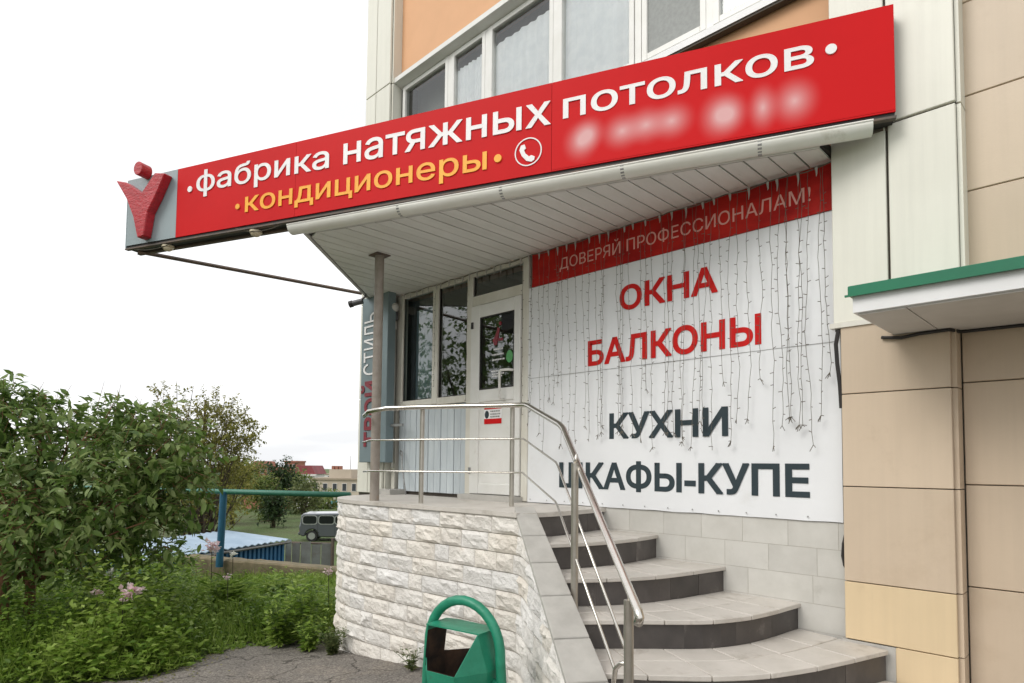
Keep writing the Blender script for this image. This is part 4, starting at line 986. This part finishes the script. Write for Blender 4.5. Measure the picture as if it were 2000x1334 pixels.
# ================================================================== TIPPING LITTER BIN
bp_ = pd(905, 1250, 3.95); bx, by = bp_[0], bp_[1]; bg_ = gz(bx, by)+.01
bn = thing('litter_bin', 'dented green metal litter bin hung in a tubular hoop before the stone wall', 'bin', (bx, by, bg_), R_(10))
HW, HT = .285, .815
hoop = [(-HW-.02, 0, .0), (-HW-.015, 0, .3), (-HW, 0, .50)]+[(-HW*math.cos(t), 0, .52+(HT-.52)*math.sin(t)) for t in np.linspace(.12, math.pi-.12, 15)]+[(HW, 0, .50), (HW+.015, 0, .3), (HW+.02, 0, .0)]
build('hoop', MB().tube(hoop, .031, 12), 'green_paint', bn, smooth=True, local=True)
bw, bd = .250, .27
plan_ = [(-bw, -bd*.25), (-bw*.25, -bd), (bw*.62, -bd), (bw, -bd*.3), (bw, bd*.3), (bw*.4, bd), (-bw*.5, bd), (-bw, bd*.4)]
zb0, zr = .13, .44
def ringz(sc, z): return [(p[0]*sc, p[1]*sc, z) for p in plan_]
n = len(plan_); body = MB(); body.v = ringz(.82, zb0)+ringz(1.0, zr)
body.f = [(i, (i+1) % n, n+(i+1) % n, n+i) for i in range(n)]+[tuple(range(n-1, -1, -1))]
bo = build('bucket', body, 'green_paint', bn, local=True); sm = bo.modifiers.new('s', 'SOLIDIFY'); sm.thickness = .006; sm.offset = -1
# two cheek plates and the top plate
zt = .655
for sgn in (-1, 1):
    ck = MB(); b0 = [(sgn*bw*.99, -bd*.55), (sgn*bw*.99, bd*.55)]
    ck.v = [(sgn*bw*1.0, -bd*.30, zr), (sgn*bw*1.0, bd*.35, zr), (sgn*bw*.80, bd*.30, zt), (sgn*bw*.80, -bd*.42, zt), (sgn*bw*.62, -bd*.99, zr), (sgn*bw*.52, bd*.99, zr)]
    ck.f = [(0, 1, 2, 3), (0, 3, 4)] if sgn > 0 else [(3, 2, 1, 0)]
    c_ = build('cheek_plate', ck, 'green_paint', bn, local=True); s2 = c_.modifiers.new('s', 'SOLIDIFY'); s2.thickness = .006
tp = MB().prism([(-bw*.84, -bd*.42), (bw*.84, -bd*.42), (bw*.84, bd*.30), (-bw*.5, bd*.38), (-bw*.84, bd*.30)], zt, zt+.008); build('top_plate', tp, 'green_paint', bn, local=True)
inn_ = MB(); inn_.v = [(v[0]*.965, v[1]*.965, v[2]+.004) for v in body.v]; inn_.f = body.f; build('rusty_lining', inn_, 'rust', bn, local=True)
for sgn in (-1, 1): build('pivot', MB().tube([(sgn*(bw-.01), 0, .36), (sgn*(HW+.01), 0, .36)], .022, 10), 'green_paint', bn, local=True, smooth=True, angle=40)
build('cheek_lining', MB().add([(-bw*.97, -bd*.3, zr-.05), (-bw*.97, bd*.35, zr-.05), (-bw*.785, bd*.29, zt-.004), (-bw*.785, -bd*.41, zt-.004)], [(0, 1, 2, 3)]), 'rust', bn, local=True)

# ================================================================== LEFT SIDE: WALL, PIPE RAIL, YARD
k0, k1 = np.array([-12.95, 5.20]), np.array([-9.3, 6.75])
kd_ = (k1-k0)/np.linalg.norm(k1-k0); kn = np.array([kd_[1], -kd_[0]])
kw = thing('retaining_wall', 'low mossy old concrete retaining wall below the green pipe rail', 'wall', (k0[0], k0[1], -.9))
mb = MB(); nS = 40; kst = k0-kd_*3.0; klen = np.linalg.norm(k1-k0)+3.0
for i in range(nS+1):
    p = kst+kd_*klen*i/nS; h = -.47+.02*mnoise.noise(Vector((i*.6, 0, 0)))+.012*random.uniform(-1, 1)
    a = p+kn*(.02+.015*random.uniform(-1, 1)); b = p-kn*.34
    mb.v += [(a[0], a[1], -3.1), (a[0], a[1], h-.25), (a[0], a[1], h-.03), (a[0]-kn[0]*.04, a[1]-kn[1]*.04, h), (b[0], b[1], h-.01), (b[0], b[1], -3.1)]
for i in range(nS):
    for k in range(5): mb.f.append((i*6+k, (i+1)*6+k, (i+1)*6+k+1, i*6+k+1))
build('concrete_beam', mb, 'concrete_old', kw)
pr = thing('pipe_fence', 'green pipe rail on a bright blue post along the retaining wall', 'fence', (-12.8, 5, -.45))
q0, q1 = onZ(330, 957.5, .9), onZ(676, 966.5, .9); q1 = q0+(q1-q0)*1.02
build('rail', MB().tube([q0-(q1-q0)*.6, q0, (q0+q1)/2, q1], .055, 10), 'pipe_green', pr, smooth=True)
pp = onZ(437, 960.5, .9); pq = onZ(430, 1090, -.42)
build('post', MB().tube([(pp[0], pp[1], .9), (pp[0]-.02, pp[1]-.03, -.6)], .072, 10), 'pipe_blue', pr, smooth=True, angle=40)
# container
c1 = onZ(556, 1053, -.45)[:2]; c0 = onZ(434, 1071, -.45)[:2]; dd = (c0-c1)/np.linalg.norm(c0-c1); nn_ = np.array([dd[1], -dd[0]])
if nn_.dot(np.array([-1, .3])) < 0: nn_ = -nn_
rot = math.atan2(dd[1], dd[0])
ct = thing('storage_container', 'bright blue ribbed storage container with a pale corrugated roof', 'container', (c1[0], c1[1], -3.0))
LEN, WID = 3.9, 2.0
mb = MB(); nR = 28; pr_ = []
for i in range(nR):
    x = LEN*i/nR; stp = LEN/nR
    for a, o_ in ((.0, 0), (.5, 0), (.62, .09), (.9, .09)): pr_.append((x+stp*a, o_))
pr_.append((LEN, 0))
for x, o_ in pr_:
    p = c1+dd*x+nn_*o_; mb.v += [(p[0], p[1], -3.0), (p[0], p[1], -.56)]
mb.f = [(2*i, 2*i+1, 2*i+3, 2*i+2) for i in range(len(pr_)-1)]
build('ribbed_side', mb, 'cont_blue', ct)
mb = MB()
for x, y in ((0, 0), (LEN, 0), (LEN, WID), (0, WID)):
    p = c1+dd*x+nn_*(y+.02 if y else .1); mb.v += [(p[0], p[1], -3.0), (p[0], p[1], -.57)]
mb.f = [(2, 3, 5, 4), (4, 5, 7, 6), (6, 7, 1, 0)]
build('end_wall', mb, 'cont_blue', ct)
mb = MB(); nR = 40
for i in range(nR+1):
    x = -.1+(LEN+.2)*i/nR; h = -.47+(.035 if i % 2 else 0); a = c1+dd*x-nn_*.12; b = c1+dd*x+nn_*WID; mb.v += [(a[0], a[1], h), (b[0], b[1], h+.12), (a[0], a[1], h-.02)]
for i in range(nR): mb.f += [(3*i, 3*i+3, 3*i+4, 3*i+1), (3*i, 3*i+2, 3*i+5, 3*i+3)]
build('corrugated_roof', mb, 'cont_roof', ct)
build('roof_edge', MB().tube([tuple(np.append(c1-dd*.1-nn_*.10, -.53)), tuple(np.append(c1+dd*(LEN+.1)-nn_*.10, -.53))], .035, 4), 'sheet_grey', ct)
# sheet metal fence
f0 = onZ(558, 1054, -.5)[:2]; f1 = onZ(650, 1058, -.6)[:2]
ff = thing('sheet_metal_fence', 'patched grey sheet metal fence next to the blue container', 'fence', (f0[0], f0[1], -3))
cuts = [0, .14, .32, .55, .76, 1.0]; fdir = f1-f0; fl = np.linalg.norm(fdir); fdir /= fl; fnn = np.array([-fdir[1], fdir[0]])
for i in range(5):
    a = f0+fdir*fl*cuts[i]+fnn*.02*(i % 2); b = f0+fdir*(fl*cuts[i+1]-.02)+fnn*.02*(i % 2); h = -.52-.03*i-(.05 if i % 2 else 0)
    build('metal_sheet', MB().prism([tuple(a), tuple(b), tuple(b+fnn*.012), tuple(a+fnn*.012)], -3, h), 'sheet_grey', ff)
build('top_rail', MB().tube([tuple(np.append(f0+fnn*.06, -.58)), tuple(np.append(f1+fnn*.06, -.66))], .03, 4), 'steel_dark', ff)
build('end_post', MB().tube([tuple(np.append(f1, -3)), tuple(np.append(f1, -.5))], .05, 6), 'steel_dark', ff)

# ------------------------------------------------------------------ parked car (boxy, rounded windows)
ca = onZ(583, 1058, -3.0); cb = onZ(668, 1058, -3.0); cdv = (cb-ca)[:2]; crot = math.atan2(cdv[1], cdv[0])
car = thing('parked_car', 'boxy grey minivan with a pale roof parked beyond the sheet fence', 'car', (ca[0], ca[1], -3.0), crot)
CL, CW = 3.95, 1.68
side = [(.10, .32), (.02, .45), (.0, .85), (.05, 1.05), (.10, 1.48), (.20, 1.58), (2.75, 1.62), (2.95, 1.52), (3.20, 1.08), (3.85, .98), (3.94, .80), (3.93, .40), (3.85, .30)]
arch = lambda cx: [(cx+.38*math.cos(t), .34+.36*math.sin(t)) for t in np.linspace(0, math.pi, 9)]
low_ = [(p[0], p[1]) for p in (arch(3.15))]+[(p[0], p[1]) for p in arch(.72)]
prof = side+[(3.54, .28)]+low_[0:9]+[(2.76, .26), (1.12, .26)]+low_[9:]+[(.33, .28)]
mb = MB(); mb.extr(prof, 'y', 0, CW); build('body', mb, 'car_paint', car, local=True, bevel=.06)
build('roof', MB().extr([(.17, 1.545), (.24, 1.60), (2.72, 1.635), (2.90, 1.56)], 'y', .05, CW-.05), 'car_roof', car, local=True, bevel=.02)
def rrect(x0, x1, z0, z1, r, n=4):
    o = []
    for cx, cz, a0 in ((x1-r, z1-r, 0), (x0+r, z1-r, 90), (x0+r, z0+r, 180), (x1-r, z0+r, 270)):
        for k in range(n+1):
            t = R_(a0+90*k/n); o.append((cx+r*math.cos(t), cz+r*math.sin(t)))
    return o
for x0, x1 in ((.22, .98), (1.12, 1.95), (2.03, 2.78)):
    wn = build('window_trim', MB().extr(rrect(x0-.05, x1+.05, .97, 1.50, .17), 'y', -.018, .03), 'silver', car, local=True)
    build('window_glass', MB().extr(rrect(x0, x1, 1.02, 1.46, .14), 'y', -.024, -.019), 'car_glass', wn, local=True)
for cx in (.72, 3.15):
    for yy in (.02, CW-.20):
        wh = build('wheel', MB().tube([(cx, yy, .32), (cx, yy+.19, .32)], .315, 20), 'tyre', car, local=True, smooth=True, angle=40)
        build('rim', MB().tube([(cx, yy-.012, .32), (cx, yy+.02, .32)], .20, 16), 'silver', wh, local=True, smooth=True, angle=40)
build('door_seam', MB().box((1.04, -.004, .40), (1.055, .01, 1.0)).box((2.0, -.004, .40), (2.012, .01, 1.0)), 'dark', car, local=True)
build('door_handle', MB().box((1.75, -.02, .90), (1.92, .01, .94)), 'car_paint', car, local=True)
build('tail_light', MB().box((-.01, .12, .55), (.03, .42, .68)).box((-.01, CW-.42, .55), (.03, CW-.12, .68)), 'red', car, local=True)
build('bumper', MB().box((-.05, .06, .36), (.06, CW-.06, .54)), 'car_paint', car, local=True, bevel=.03)

# ------------------------------------------------------------------ far buildings
def far_building(name, label, x0, x1, ytop, dist, hgt, dep, mname, rows, cols, roof=None, group=None):
    a, b = pd(x0, ytop, dist), pd(x1, ytop, dist); zt = (a[2]+b[2])/2; d = (b-a)[:2]; ln = np.linalg.norm(d); rz = math.atan2(d[1], d[0])
    t = thing(name, label, 'building', (a[0], a[1], zt-hgt), rz, group)
    build('wall', MB().box((0, 0, 0), (ln, dep, hgt)), mname, t, local=True)
    for r in range(rows):
        for c in range(cols):
            cw = ln/cols; x = cw*(c+.5); z = hgt-1.3-r*3.0
            if z < 1: continue
            wf = build('window', MB().box((x-cw*.24, -.06, z-.75), (x+cw*.24, .05, z+.75)), 'far_white', t, local=True)
            build('pane', MB().box((x-cw*.20, -.075, z-.66), (x+cw*.20, -.062, z+.66)), 'pane_far', wf, local=True)
    return t, ln, dep, hgt
t, ln, dp, hg = far_building('apartment_block', 'cream flat-roofed apartment block right behind the grey car', 607, 720, 938, 118, 13, 11, 'cream', 3, 6)
build('parapet', MB().box((-.2, -.2, hg), (ln+.2, dp+.2, hg+.35)), 'cream_dark', t, local=True)
rh = build('roof_house', MB().box((2.8, 2, hg+.35), (7.0, 7, hg+2.0)), 'cream', t, local=True)
for x in (3.2, 3.9, 4.6): build('chimney', MB().box((x, 2.2, hg+2.0), (x+.5, 3.0, hg+2.65)), 'brick_far', rh, local=True)
build('antenna', MB().tube([(6.6, 3, hg+2), (6.6, 3, hg+4.6)], .05, 4), 'steel_dark', t, local=True)
build('balcony', MB().box((4.1, -1.0, hg-4.9), (6.4, -.1, hg-3.8)), 'teal', t, local=True)
build('balcony', MB().box((4.1, -1.0, hg-7.9), (6.4, -.1, hg-6.8)), 'teal', t, local=True)
t, ln, dp, hg = far_building('town_house', 'white house with a maroon pitched roof between trees and cream block', 578, 614, 926, 170, 14, 9, 'far_white', 2, 3)
build('roof', MB().extr([(-.5, hg), (ln+.5, hg), (ln*.86, hg+2.3), (ln*.1, hg+2.3)], 'y', -.6, dp+.6), 'roof_maroon', t, local=True)
build('roof_band', MB().box((-.6, -.8, hg-.5), (ln+.6, -.05, hg+.02)), 'far_white', t, local=True)
t, ln, dp, hg = far_building('brick_house', 'red brick house with two stepped gables seen over the trees', 478, 532, 912, 190, 15, 10, 'brick_far', 2, 4)
build('gable', MB().extr([(ln*.2, hg), (ln*.75, hg), (ln*.62, hg+1.8), (ln*.34, hg+1.8)], 'y', .05, dp), 'brick_far', t, local=True)
t, ln, dp, hg = far_building('brick_tower', 'narrow red brick tower block behind the dark far tree', 556, 580, 903, 200, 17, 8, 'brick_far', 3, 2)
build('parapet', MB().box((-.2, -.2, hg), (ln+.2, dp+.2, hg+.5)), 'brick_far', t, local=True)
t, ln, dp, hg = far_building('long_block', 'long pale grey far block on the skyline beside the pylon sign', 612, 760, 928, 330, 18, 14, 'far_white', 3, 12)
build('parapet', MB().box((-.2, -.2, hg), (ln+.2, dp+.2, hg+.6)), 'cream_dark', t, local=True)

# ================================================================== VEGETATION
def shrub(name, label, cat, base, ells, ntw, per, tl, leaf, mname, wr=.5, bark='bark', r0=.03, nbr=9, up=.35, droop=.25, surf=.4, big=False, group=None, gap=0, twigr=0):
    t = thing(name, label, cat, base, 0, group)
    P, D, NN, LL, WW, TW = twigs(ells, ntw, per, tl, leaf, wr, surf, droop, up, gap)
    leaf_mesh('crown', P, D, NN, LL, WW, mname, t, big)
    tips = [TW[i][1] for i in RNG.choice(len(TW), min(nbr, len(TW)), replace=False)]
    tops = max(e[2]+e[5]*.3 for e in ells)
    mb = MB(); mb.tube([base, (base[0]+.05, base[1], base[2]+(tops-base[2])*.4), (base[0], base[1]+.05, tops)], [r0*1.6, r0*1.2, r0*.5], 7)
    branches((base[0], base[1], base[2]+(tops-base[2])*.25), tips, r0*.6, 6, .10, mb)
    if twigr:
        for a, b in TW[::2]: mb.tube([a, (a+b)/2, b], [twigr, twigr*.8, twigr*.4], 3, False)
    build('trunk', mb, bark, t, smooth=True)
    return t, (P, D, NN, LL, WW)
def E(x, y, dist, rx, rz, wgt, ry=None):
    c = pd(x, y, dist); k = dist/FPX; return (c[0], c[1], c[2], rx*k, (ry or rx)*k, rz*k, wgt)
# the big near shrub on the left, two stems
b0 = pd(60, 1120, 7.4)
bush, LV = shrub('garden_shrub', 'big leafy dark green shrub with large leaves at the left edge', 'shrub', (b0[0], b0[1], gz(b0[0], b0[1])),
    [E(40, 900, 7.2, 150, 130, 3.2), E(170, 960, 7.0, 150, 120, 3.2), E(290, 900, 7.4, 105, 95, 2.2), E(-60, 960, 7.4, 150, 160, 2.5), E(325, 865, 7.5, 50, 55, .8), E(335, 945, 7.5, 42, 65, .8), E(300, 1040, 7.4, 50, 45, .7), E(5, 775, 7.3, 50, 30, .6), E(215, 800, 7.5, 14, 26, .12), E(140, 1070, 7.2, 110, 45, 1.1), E(200, 850, 7.6, 110, 50, 1.6), E(250, 1030, 7.1, 90, 70, 1.2), E(20, 810, 7.3, 60, 45, .9), E(60, 1040, 7.0, 110, 70, 1.2)],
    1350, 10, .30, .125, 'leaf_bush', .42, 'bark_red', .04, 26, up=.15, droop=.4, surf=.42, big=True, twigr=.004)
# the leaves that show largest are single pieces
P, D, NN, LL, WW = LV
dist2 = np.linalg.norm(P-CAM, axis=1); pick = np.argsort(dist2)[:900]; pick = RNG.choice(pick, 160, replace=False)
lm_ = leaf_mesh('leaf', np.zeros((1, 3)), np.array([[1., 0, 0]]), np.array([[0, 0, 1.]]), np.array([.135]), np.array([.062]), 'leaf_bush', None, True, rnd=np.array([.75]))
lme = lm_.data; first = True; binv = np.array(bush.location)
for i in pick:
    o = lm_ if first else bpy.data.objects.new('leaf', lme)
    if not first: col.objects.link(o)
    first = False; o.parent = bush; o.location = tuple(P[i]+np.array([.03, -.03, .02])-binv)
    q = Vector(D[i]).to_track_quat('X', 'Z'); o.rotation_euler = q.to_euler(); s = random.uniform(.75, 1.15); o.scale = (s, s, s)
tk = thing('shrub_stump', 'short reddish trunk standing below the big shrub at the left edge', 'trunk', tuple(pd(4, 1085, 7.1)))
c = pd(4, 1085, 7.1)
build('stem', MB().tube([(c[0], c[1], -.9), (c[0]+.02, c[1], -.1), (c[0]-.05, c[1]+.03, .55), (c[0]-.1, c[1]+.1, 1.2)], [.10, .085, .075, .06], 9), 'bark_red', tk, smooth=True)
# slim yellowing tree behind
b0 = pd(390, 1000, 17.5)
shrub('young_tree', 'slim yellow-green tree with fine sparse leaves behind the big shrub', 'tree', (b0[0], b0[1], -3.0),
    [E(395, 905, 17.5, 75, 60, 2.6), E(420, 840, 17.3, 70, 50, 1.6), E(455, 850, 17.5, 42, 36, .7), E(340, 860, 17.6, 55, 50, 1.0), E(385, 960, 17.5, 80, 50, 1.8), E(410, 795, 17.4, 22, 30, .25), E(335, 790, 17.4, 30, 40, .3)],
    1150, 11, .5, .10, 'leaf_yel', .55, 'bark', .06, 40, up=.5, droop=.15, surf=.5, twigr=.006)
# far trees and bushes along the meadow
far = [('bushy round olive tree at the left end of the meadow', 455, 950, 46, 42, 50, 'leaf_yel', 330), ('tall dark bluish tree in front of the red brick tower', 545, 950, 60, 34, 46, 'leaf_dark', 330),
       ('green tree standing over the middle of the meadow', 520, 972, 50, 26, 36, 'leaf_far', 280), ('low pale bush between the dark tree and the cream block', 592, 972, 56, 30, 30, 'leaf_pale', 240),
       ('dark conical bush standing alone on the meadow', 535, 990, 44, 14, 26, 'leaf_dark', 200), ('broad brownish thicket under the slim yellow tree', 400, 985, 40, 60, 34, 'leaf_yel', 380),
       ('green tree with a rounded top left of the brick house', 475, 925, 64, 40, 24, 'leaf_far', 260), ('small green bush behind the roof of the parked car', 640, 990, 70, 36, 22, 'leaf_far', 200),
       ('far green tree hiding the foot of the white house', 570, 955, 72, 36, 30, 'leaf_far', 260)]
for lab, x, y, dist, rx, rz, mn, nt_ in far:
    p = pd(x, y, dist); k = dist/FPX; base = (p[0], p[1], gz(p[0], p[1]))
    el = [E(x, y, dist, rx, rz, 2)]+[E(x+random.uniform(-.6, .6)*rx, y+random.uniform(-.6, .5)*rz, dist, rx*.5, rz*.5, .6) for _ in range(4)]
    shrub('meadow_tree', lab, 'tree', base, el, nt_, 9, .9*dist/50, .26*dist/50, mn, .6, 'bark', .10, 8, up=.3, group='trees and bushes beyond the lower yard')
# trees in front of the house, off to the left of the view (the shop windows mirror them)
tproto, _ = shrub('street_tree', 'broad green tree across the pavement, nearest of the row facing the shop', 'tree', (-12.5, -6.5, -1.0),
    [(-12.5, -6.5, 3.4, 2.6, 2.6, 2.4, 2), (-11.4, -5.6, 2.4, 1.6, 1.6, 1.3, 1), (-13.4, -7.3, 4.6, 1.6, 1.6, 1.4, 1), (-13.2, -5.4, 2.0, 1.5, 1.5, 1.2, .8)], 900, 10, .6, .17, 'leaf_bush', .55, 'bark', .14, 20)
tproto['group'] = 'row of trees facing the shop'
for i, (x, y, s, lab) in enumerate(((-9.5, -11.5, 1.25, 'broad green tree across the pavement, second of the row facing the shop'), (-17.5, -6.8, 1.35, 'broad green tree across the pavement, farthest of the row facing the shop'), (-15.0, -12.0, 1.6, 'tallest broad green tree in the back of the row facing the shop'), (-5.0, -14.0, 1.5, 'broad green tree behind the pavement, nearest to the steps side'))):
    c = copy_tree(tproto); c.location = (x, y, -1.0 if x < -8 else -.5); c.rotation_euler = (0, 0, 1.3*i+.8); c.scale = (s, s, s); c['label'] = lab; c['group'] = 'row of trees facing the shop'

# ---- the overgrown flower bed
def in_bed(x, y):
    s = -.706*x+.708*y
    if s > 13.0 or x < -16 or x > -5.3: return False
    # right boundary: asphalt edge
    ex = np.interp(y, [-3, .3, 1.3, 1.75, 2.1, 2.5, 2.95, 3.3, 3.55, 3.62, 4.0, 4.6, 9], [-10, -7.8, -6.75, -6.4, -6.5, -6.85, -6.95, -6.45, -6.15, -6.2, -6.45, -6.6, -7.45])
    return x < ex
PP, DD, NN2, LL2, RR, WR = [], [], [], [], [], []
cnt = 0; tries = 0
while cnt < 9000 and tries < 120000:
    tries += 1
    x = RNG.uniform(-14, -5.3); y = RNG.uniform(-.8, 8)
    if not in_bed(x, y): continue
    if y < .02*abs(x)-.6: continue
    dist_ = math.hypot(x, y)
    if RNG.random() > min(1, (7.2/dist_)**2): continue
    ang_u = (x*Rv[0]+y*Rv[1])/(x*Fv[0]+y*Fv[1])
    n_ = mnoise.noise(Vector((x*.8, y*.8, 3)))
    ex = np.interp(y, [0, 1.75, 2.95, 3.62, 9], [-7.9, -6.4, -7.2, -6.0, -7.2]); inside = min(1., (ex-x)/.9)
    h = (.10+.36*inside)*(1+.7*n_)*RNG.uniform(.6, 1.25)
    if dist_ > 8.2 and ang_u > -.5: h *= .62
    elif dist_ > 6.8 and ang_u < -.5: h *= 1.6
    if x > -7.3 and y > 3.2: h = RNG.uniform(.18, .55)
    g0 = gz(x, y); k = int(RNG.integers(7, 15)); lean = RNG.normal(size=2)*.18
    tone = np.clip(.45+.5*mnoise.noise(Vector((x*1.3, y*1.3, 9)))+RNG.normal()*.12, 0, 1)
    grass = RNG.random() < .33
    if grass:
        for j in range(9):
            a = RNG.uniform(0, 6.283); l_ = RNG.uniform(.14, .34)*(.5+.6*inside); PP.append((x+RNG.normal()*.04, y+RNG.normal()*.04, g0+h*.25)); DD.append((math.cos(a)*.55, math.sin(a)*.55, RNG.uniform(.5, 1.3)))
            NN2.append((math.cos(a), math.sin(a), .4)); LL2.append(l_); WR.append(.055); RR.append(np.clip(tone+.15+RNG.normal()*.2, 0, 1))
        cnt += 1; continue
    for j in range(k):
        WR.append(.55); s = (j+.5)/k; z = g0+h*s**.8; a = RNG.uniform(0, 6.283); rad = .035+.07*(1-s)
        PP.append((x+lean[0]*s*h+math.cos(a)*rad*.4, y+lean[1]*s*h+math.sin(a)*rad*.4, z)); DD.append((math.cos(a), math.sin(a), RNG.uniform(-.1, .6)))
        NN2.append((RNG.normal()*.35, RNG.normal()*.35, 1)); LL2.append(RNG.uniform(.035, .085)*(1.0 if n_ < .1 else 1.25)); RR.append(np.clip(tone+RNG.normal()*.22, 0, 1))
    cnt += 1
PP, DD, NN2, LL2, RR, WR = map(np.array, (PP, DD, NN2, LL2, RR, WR))
tag(leaf_mesh('flower_bed_foliage', PP, DD, NN2, LL2, LL2*WR, 'leaf_bed', None, False, RR), 'dense low green leaves filling the overgrown flower bed', 'ground cover', kind='stuff')
# lusher single plants in the bed
def plant(name, label, x, y, h, n, leaf, mname, wr=.3, spread=.25, arch=.6, group=None):
    g0 = gz(x, y); t = thing(name, label, 'plant', (x, y, g0), 0, group); P, D, Nn_, Ls = [], [], [], []; mb = MB()
    for i in range(n):
        a = RNG.uniform(0, 6.283); r = spread*RNG.uniform(.2, 1); hh = h*RNG.uniform(.6, 1.05); tip = np.array([x+math.cos(a)*r, y+math.sin(a)*r, g0+hh]); pts = [np.array([x, y, g0])+(tip-np.array([x, y, g0]))*np.array([s**1.6, s**1.6, s]) for s in np.linspace(0, 1, 6)]
        mb.tube(pts, [.0035, .003, .003, .0025, .002, .0015], 4, False)
        for s in np.linspace(.12, 1, 13):
            p = np.array([x, y, g0])+(tip-np.array([x, y, g0]))*np.array([s**1.6, s**1.6, s]); b = RNG.uniform(0, 6.283)
            P.append(p); D.append((math.cos(b), math.sin(b), arch*RNG.uniform(-.3, 1))); Nn_.append((RNG.normal()*.4, RNG.normal()*.4, 1)); Ls.append(leaf*RNG.uniform(.6, 1.3)*(1.2-.5*s))
    Ls = np.array(Ls); build('stem', mb, 'stem_green', t)
    leaf_mesh('foliage', np.array(P), np.array(D), np.array(Nn_), Ls, Ls*wr, mname, t); return t, g0
for i, (px_, py_, dz, h, n, lf, mn, wr, lab) in enumerate((
    (640, 1270, 0, .70, 40, .13, 'leaf_bed', .32, 'tall feathery green weed against the left end of the stone wall'),
    (628, 1262, 0, .60, 40, .12, 'leaf_bed', .32, 'bushy green weed in front of the left end of the stone wall'),
    (655, 1288, 0, .34, 34, .09, 'leaf_bed', .35, 'shorter green weed at the rounded corner of the stone wall'),
    (612, 1240, 0, .50, 34, .12, 'leaf_bed', .32, 'feathery green weed on the asphalt edge beside the tall one'),
    (690, 1305, 0, .26, 40, .055, 'leaf_pale', .5, 'low whitish-green weed clump at the foot of the stone wall'),
    (1040, 1320, 0, .22, 9, .06, 'leaf_bed', .4, 'small weed between litter bin and stair flank'),
    (800, 1318, 0, .20, 8, .06, 'leaf_pale', .4, 'small dry weed at the wall just left of the litter bin'),
    (540, 1165, 0, .50, 26, .20, 'leaf_bed', .34, 'broad-leaved green plant below the retaining wall'),
    (440, 1150, 0, .60, 40, .36, 'leaf_bed', .12, 'clump of long arching grass-like leaves before the retaining wall'),
    (330, 1175, 0, .58, 26, .18, 'leaf_bed', .45, 'leafy plant behind the pink flowers'),
    (120, 1170, 0, .55, 30, .13, 'leaf_bed', .45, 'leafy plant under the big shrub left of the flowers'),
    (30, 1215, 0, .40, 26, .11, 'leaf_pale', .45, 'pale leafy plant at the lower left edge'),
    (600, 1150, 0, .50, 14, .16, 'leaf_bush', .42, 'dark leafy plant at the right end of the retaining wall'))):
    d_ = ray(px_, py_); t_ = (.085*(CAM[0]+1)-CAM[2]-.02)/(d_[2]-.085*d_[0])
    if px_ in (540, 440, 330, 600, 120, 30): t_ = {540: 9.2, 440: 8.4, 330: 7.6, 600: 9.4, 120: 7.2, 30: 6.6}[px_]
    p = CAM+d_*t_
    if px_ == 1040: p = np.array([-3.62, 3.32, 0])
    if px_ == 800: p = np.array([-4.55, 3.36, 0])
    if px_ == 690: p = np.array([-5.75, 3.28, 0])
    if px_ == 640: p = np.array([-6.45, 3.35, 0])
    if px_ == 628: p = np.array([-6.55, 3.12, 0])
    if px_ == 655: p = np.array([-6.12, 3.22, 0])
    if px_ == 612: p = np.array([-6.95, 3.45, 0])
    plant('weed', lab, p[0], p[1], h, n, lf, mn, wr, spread=.26 if h > .3 else .16, group='weeds and plants')
# flower heads
def flower(label, x, y, dist, r, mname, n=26):
    c = pd(x, y, dist); t = thing('flower', label, 'flower', (c[0], c[1], gz(c[0], c[1])), 0, 'flowers in the bed')
    D = RNG.normal(size=(n, 3)); D[:, 2] = np.abs(D[:, 2])*.7; P = np.tile(c, (n, 1))+RNG.normal(size=(n, 3))*r*.45
    leaf_mesh('petals', P, D, np.tile(np.array([0, 0, 1.]), (n, 1))+RNG.normal(size=(n, 3))*.5, np.full(n, r*.9), np.full(n, r*.7), mname, t)
    build('stem', MB().tube([(c[0]+.04, c[1], gz(c[0], c[1])), (c[0]+.02, c[1], (c[2]+gz(c[0], c[1]))/2), tuple(c)], .005, 5), 'soil', t)
for a in (('pale pink flower cluster, largest in the middle of the bed', 258, 1157, 6.3, .075, 'petal_pink', 60), ('pale pink flower just below the largest cluster', 240, 1169, 6.2, .05, 'petal_pink'), ('faint pink flower left of the largest cluster', 190, 1162, 6.4, .05, 'petal_pink'),
          ('white daisy above the pink cluster', 215, 1120, 6.6, .045, 'petal_white'), ('upright pale pink flower beside the blue post', 414, 1070, 8.6, .085, 'petal_pink', 50), ('small white flower right of the blue post', 455, 1084, 8.8, .05, 'petal_white'),
          ('small pink flower at the left edge of the stone wall', 642, 1118, 7.6, .045, 'petal_pink'), ('tiny pink flower in the grass below the retaining wall', 445, 1128, 8.0, .035, 'petal_pink'),):
    flower(*a)
# crumbs and litter of leaves along the asphalt edge
PP = []; 
for _ in range(420):
    i = RNG.integers(2, len(edge)-2); s = RNG.random(); x = edge[i][0]*(1-s)+edge[i+1][0]*s+abs(RNG.normal())*.22; y = edge[i][1]*(1-s)+edge[i+1][1]*s+RNG.normal()*.1
    PP.append((x, y, gz(x, y)+.018))
PP = np.array(PP); n = len(PP); DDv = RNG.normal(size=(n, 3)); DDv[:, 2] *= .15
tag(leaf_mesh('leaf_litter', PP, DDv, np.tile(np.array([0, 0, 1.]), (n, 1)), RNG.uniform(.015, .04, n), RNG.uniform(.01, .02, n), 'leaf_yel'), 'scattered small fallen leaves along the asphalt edge', 'leaf litter', kind='stuff')
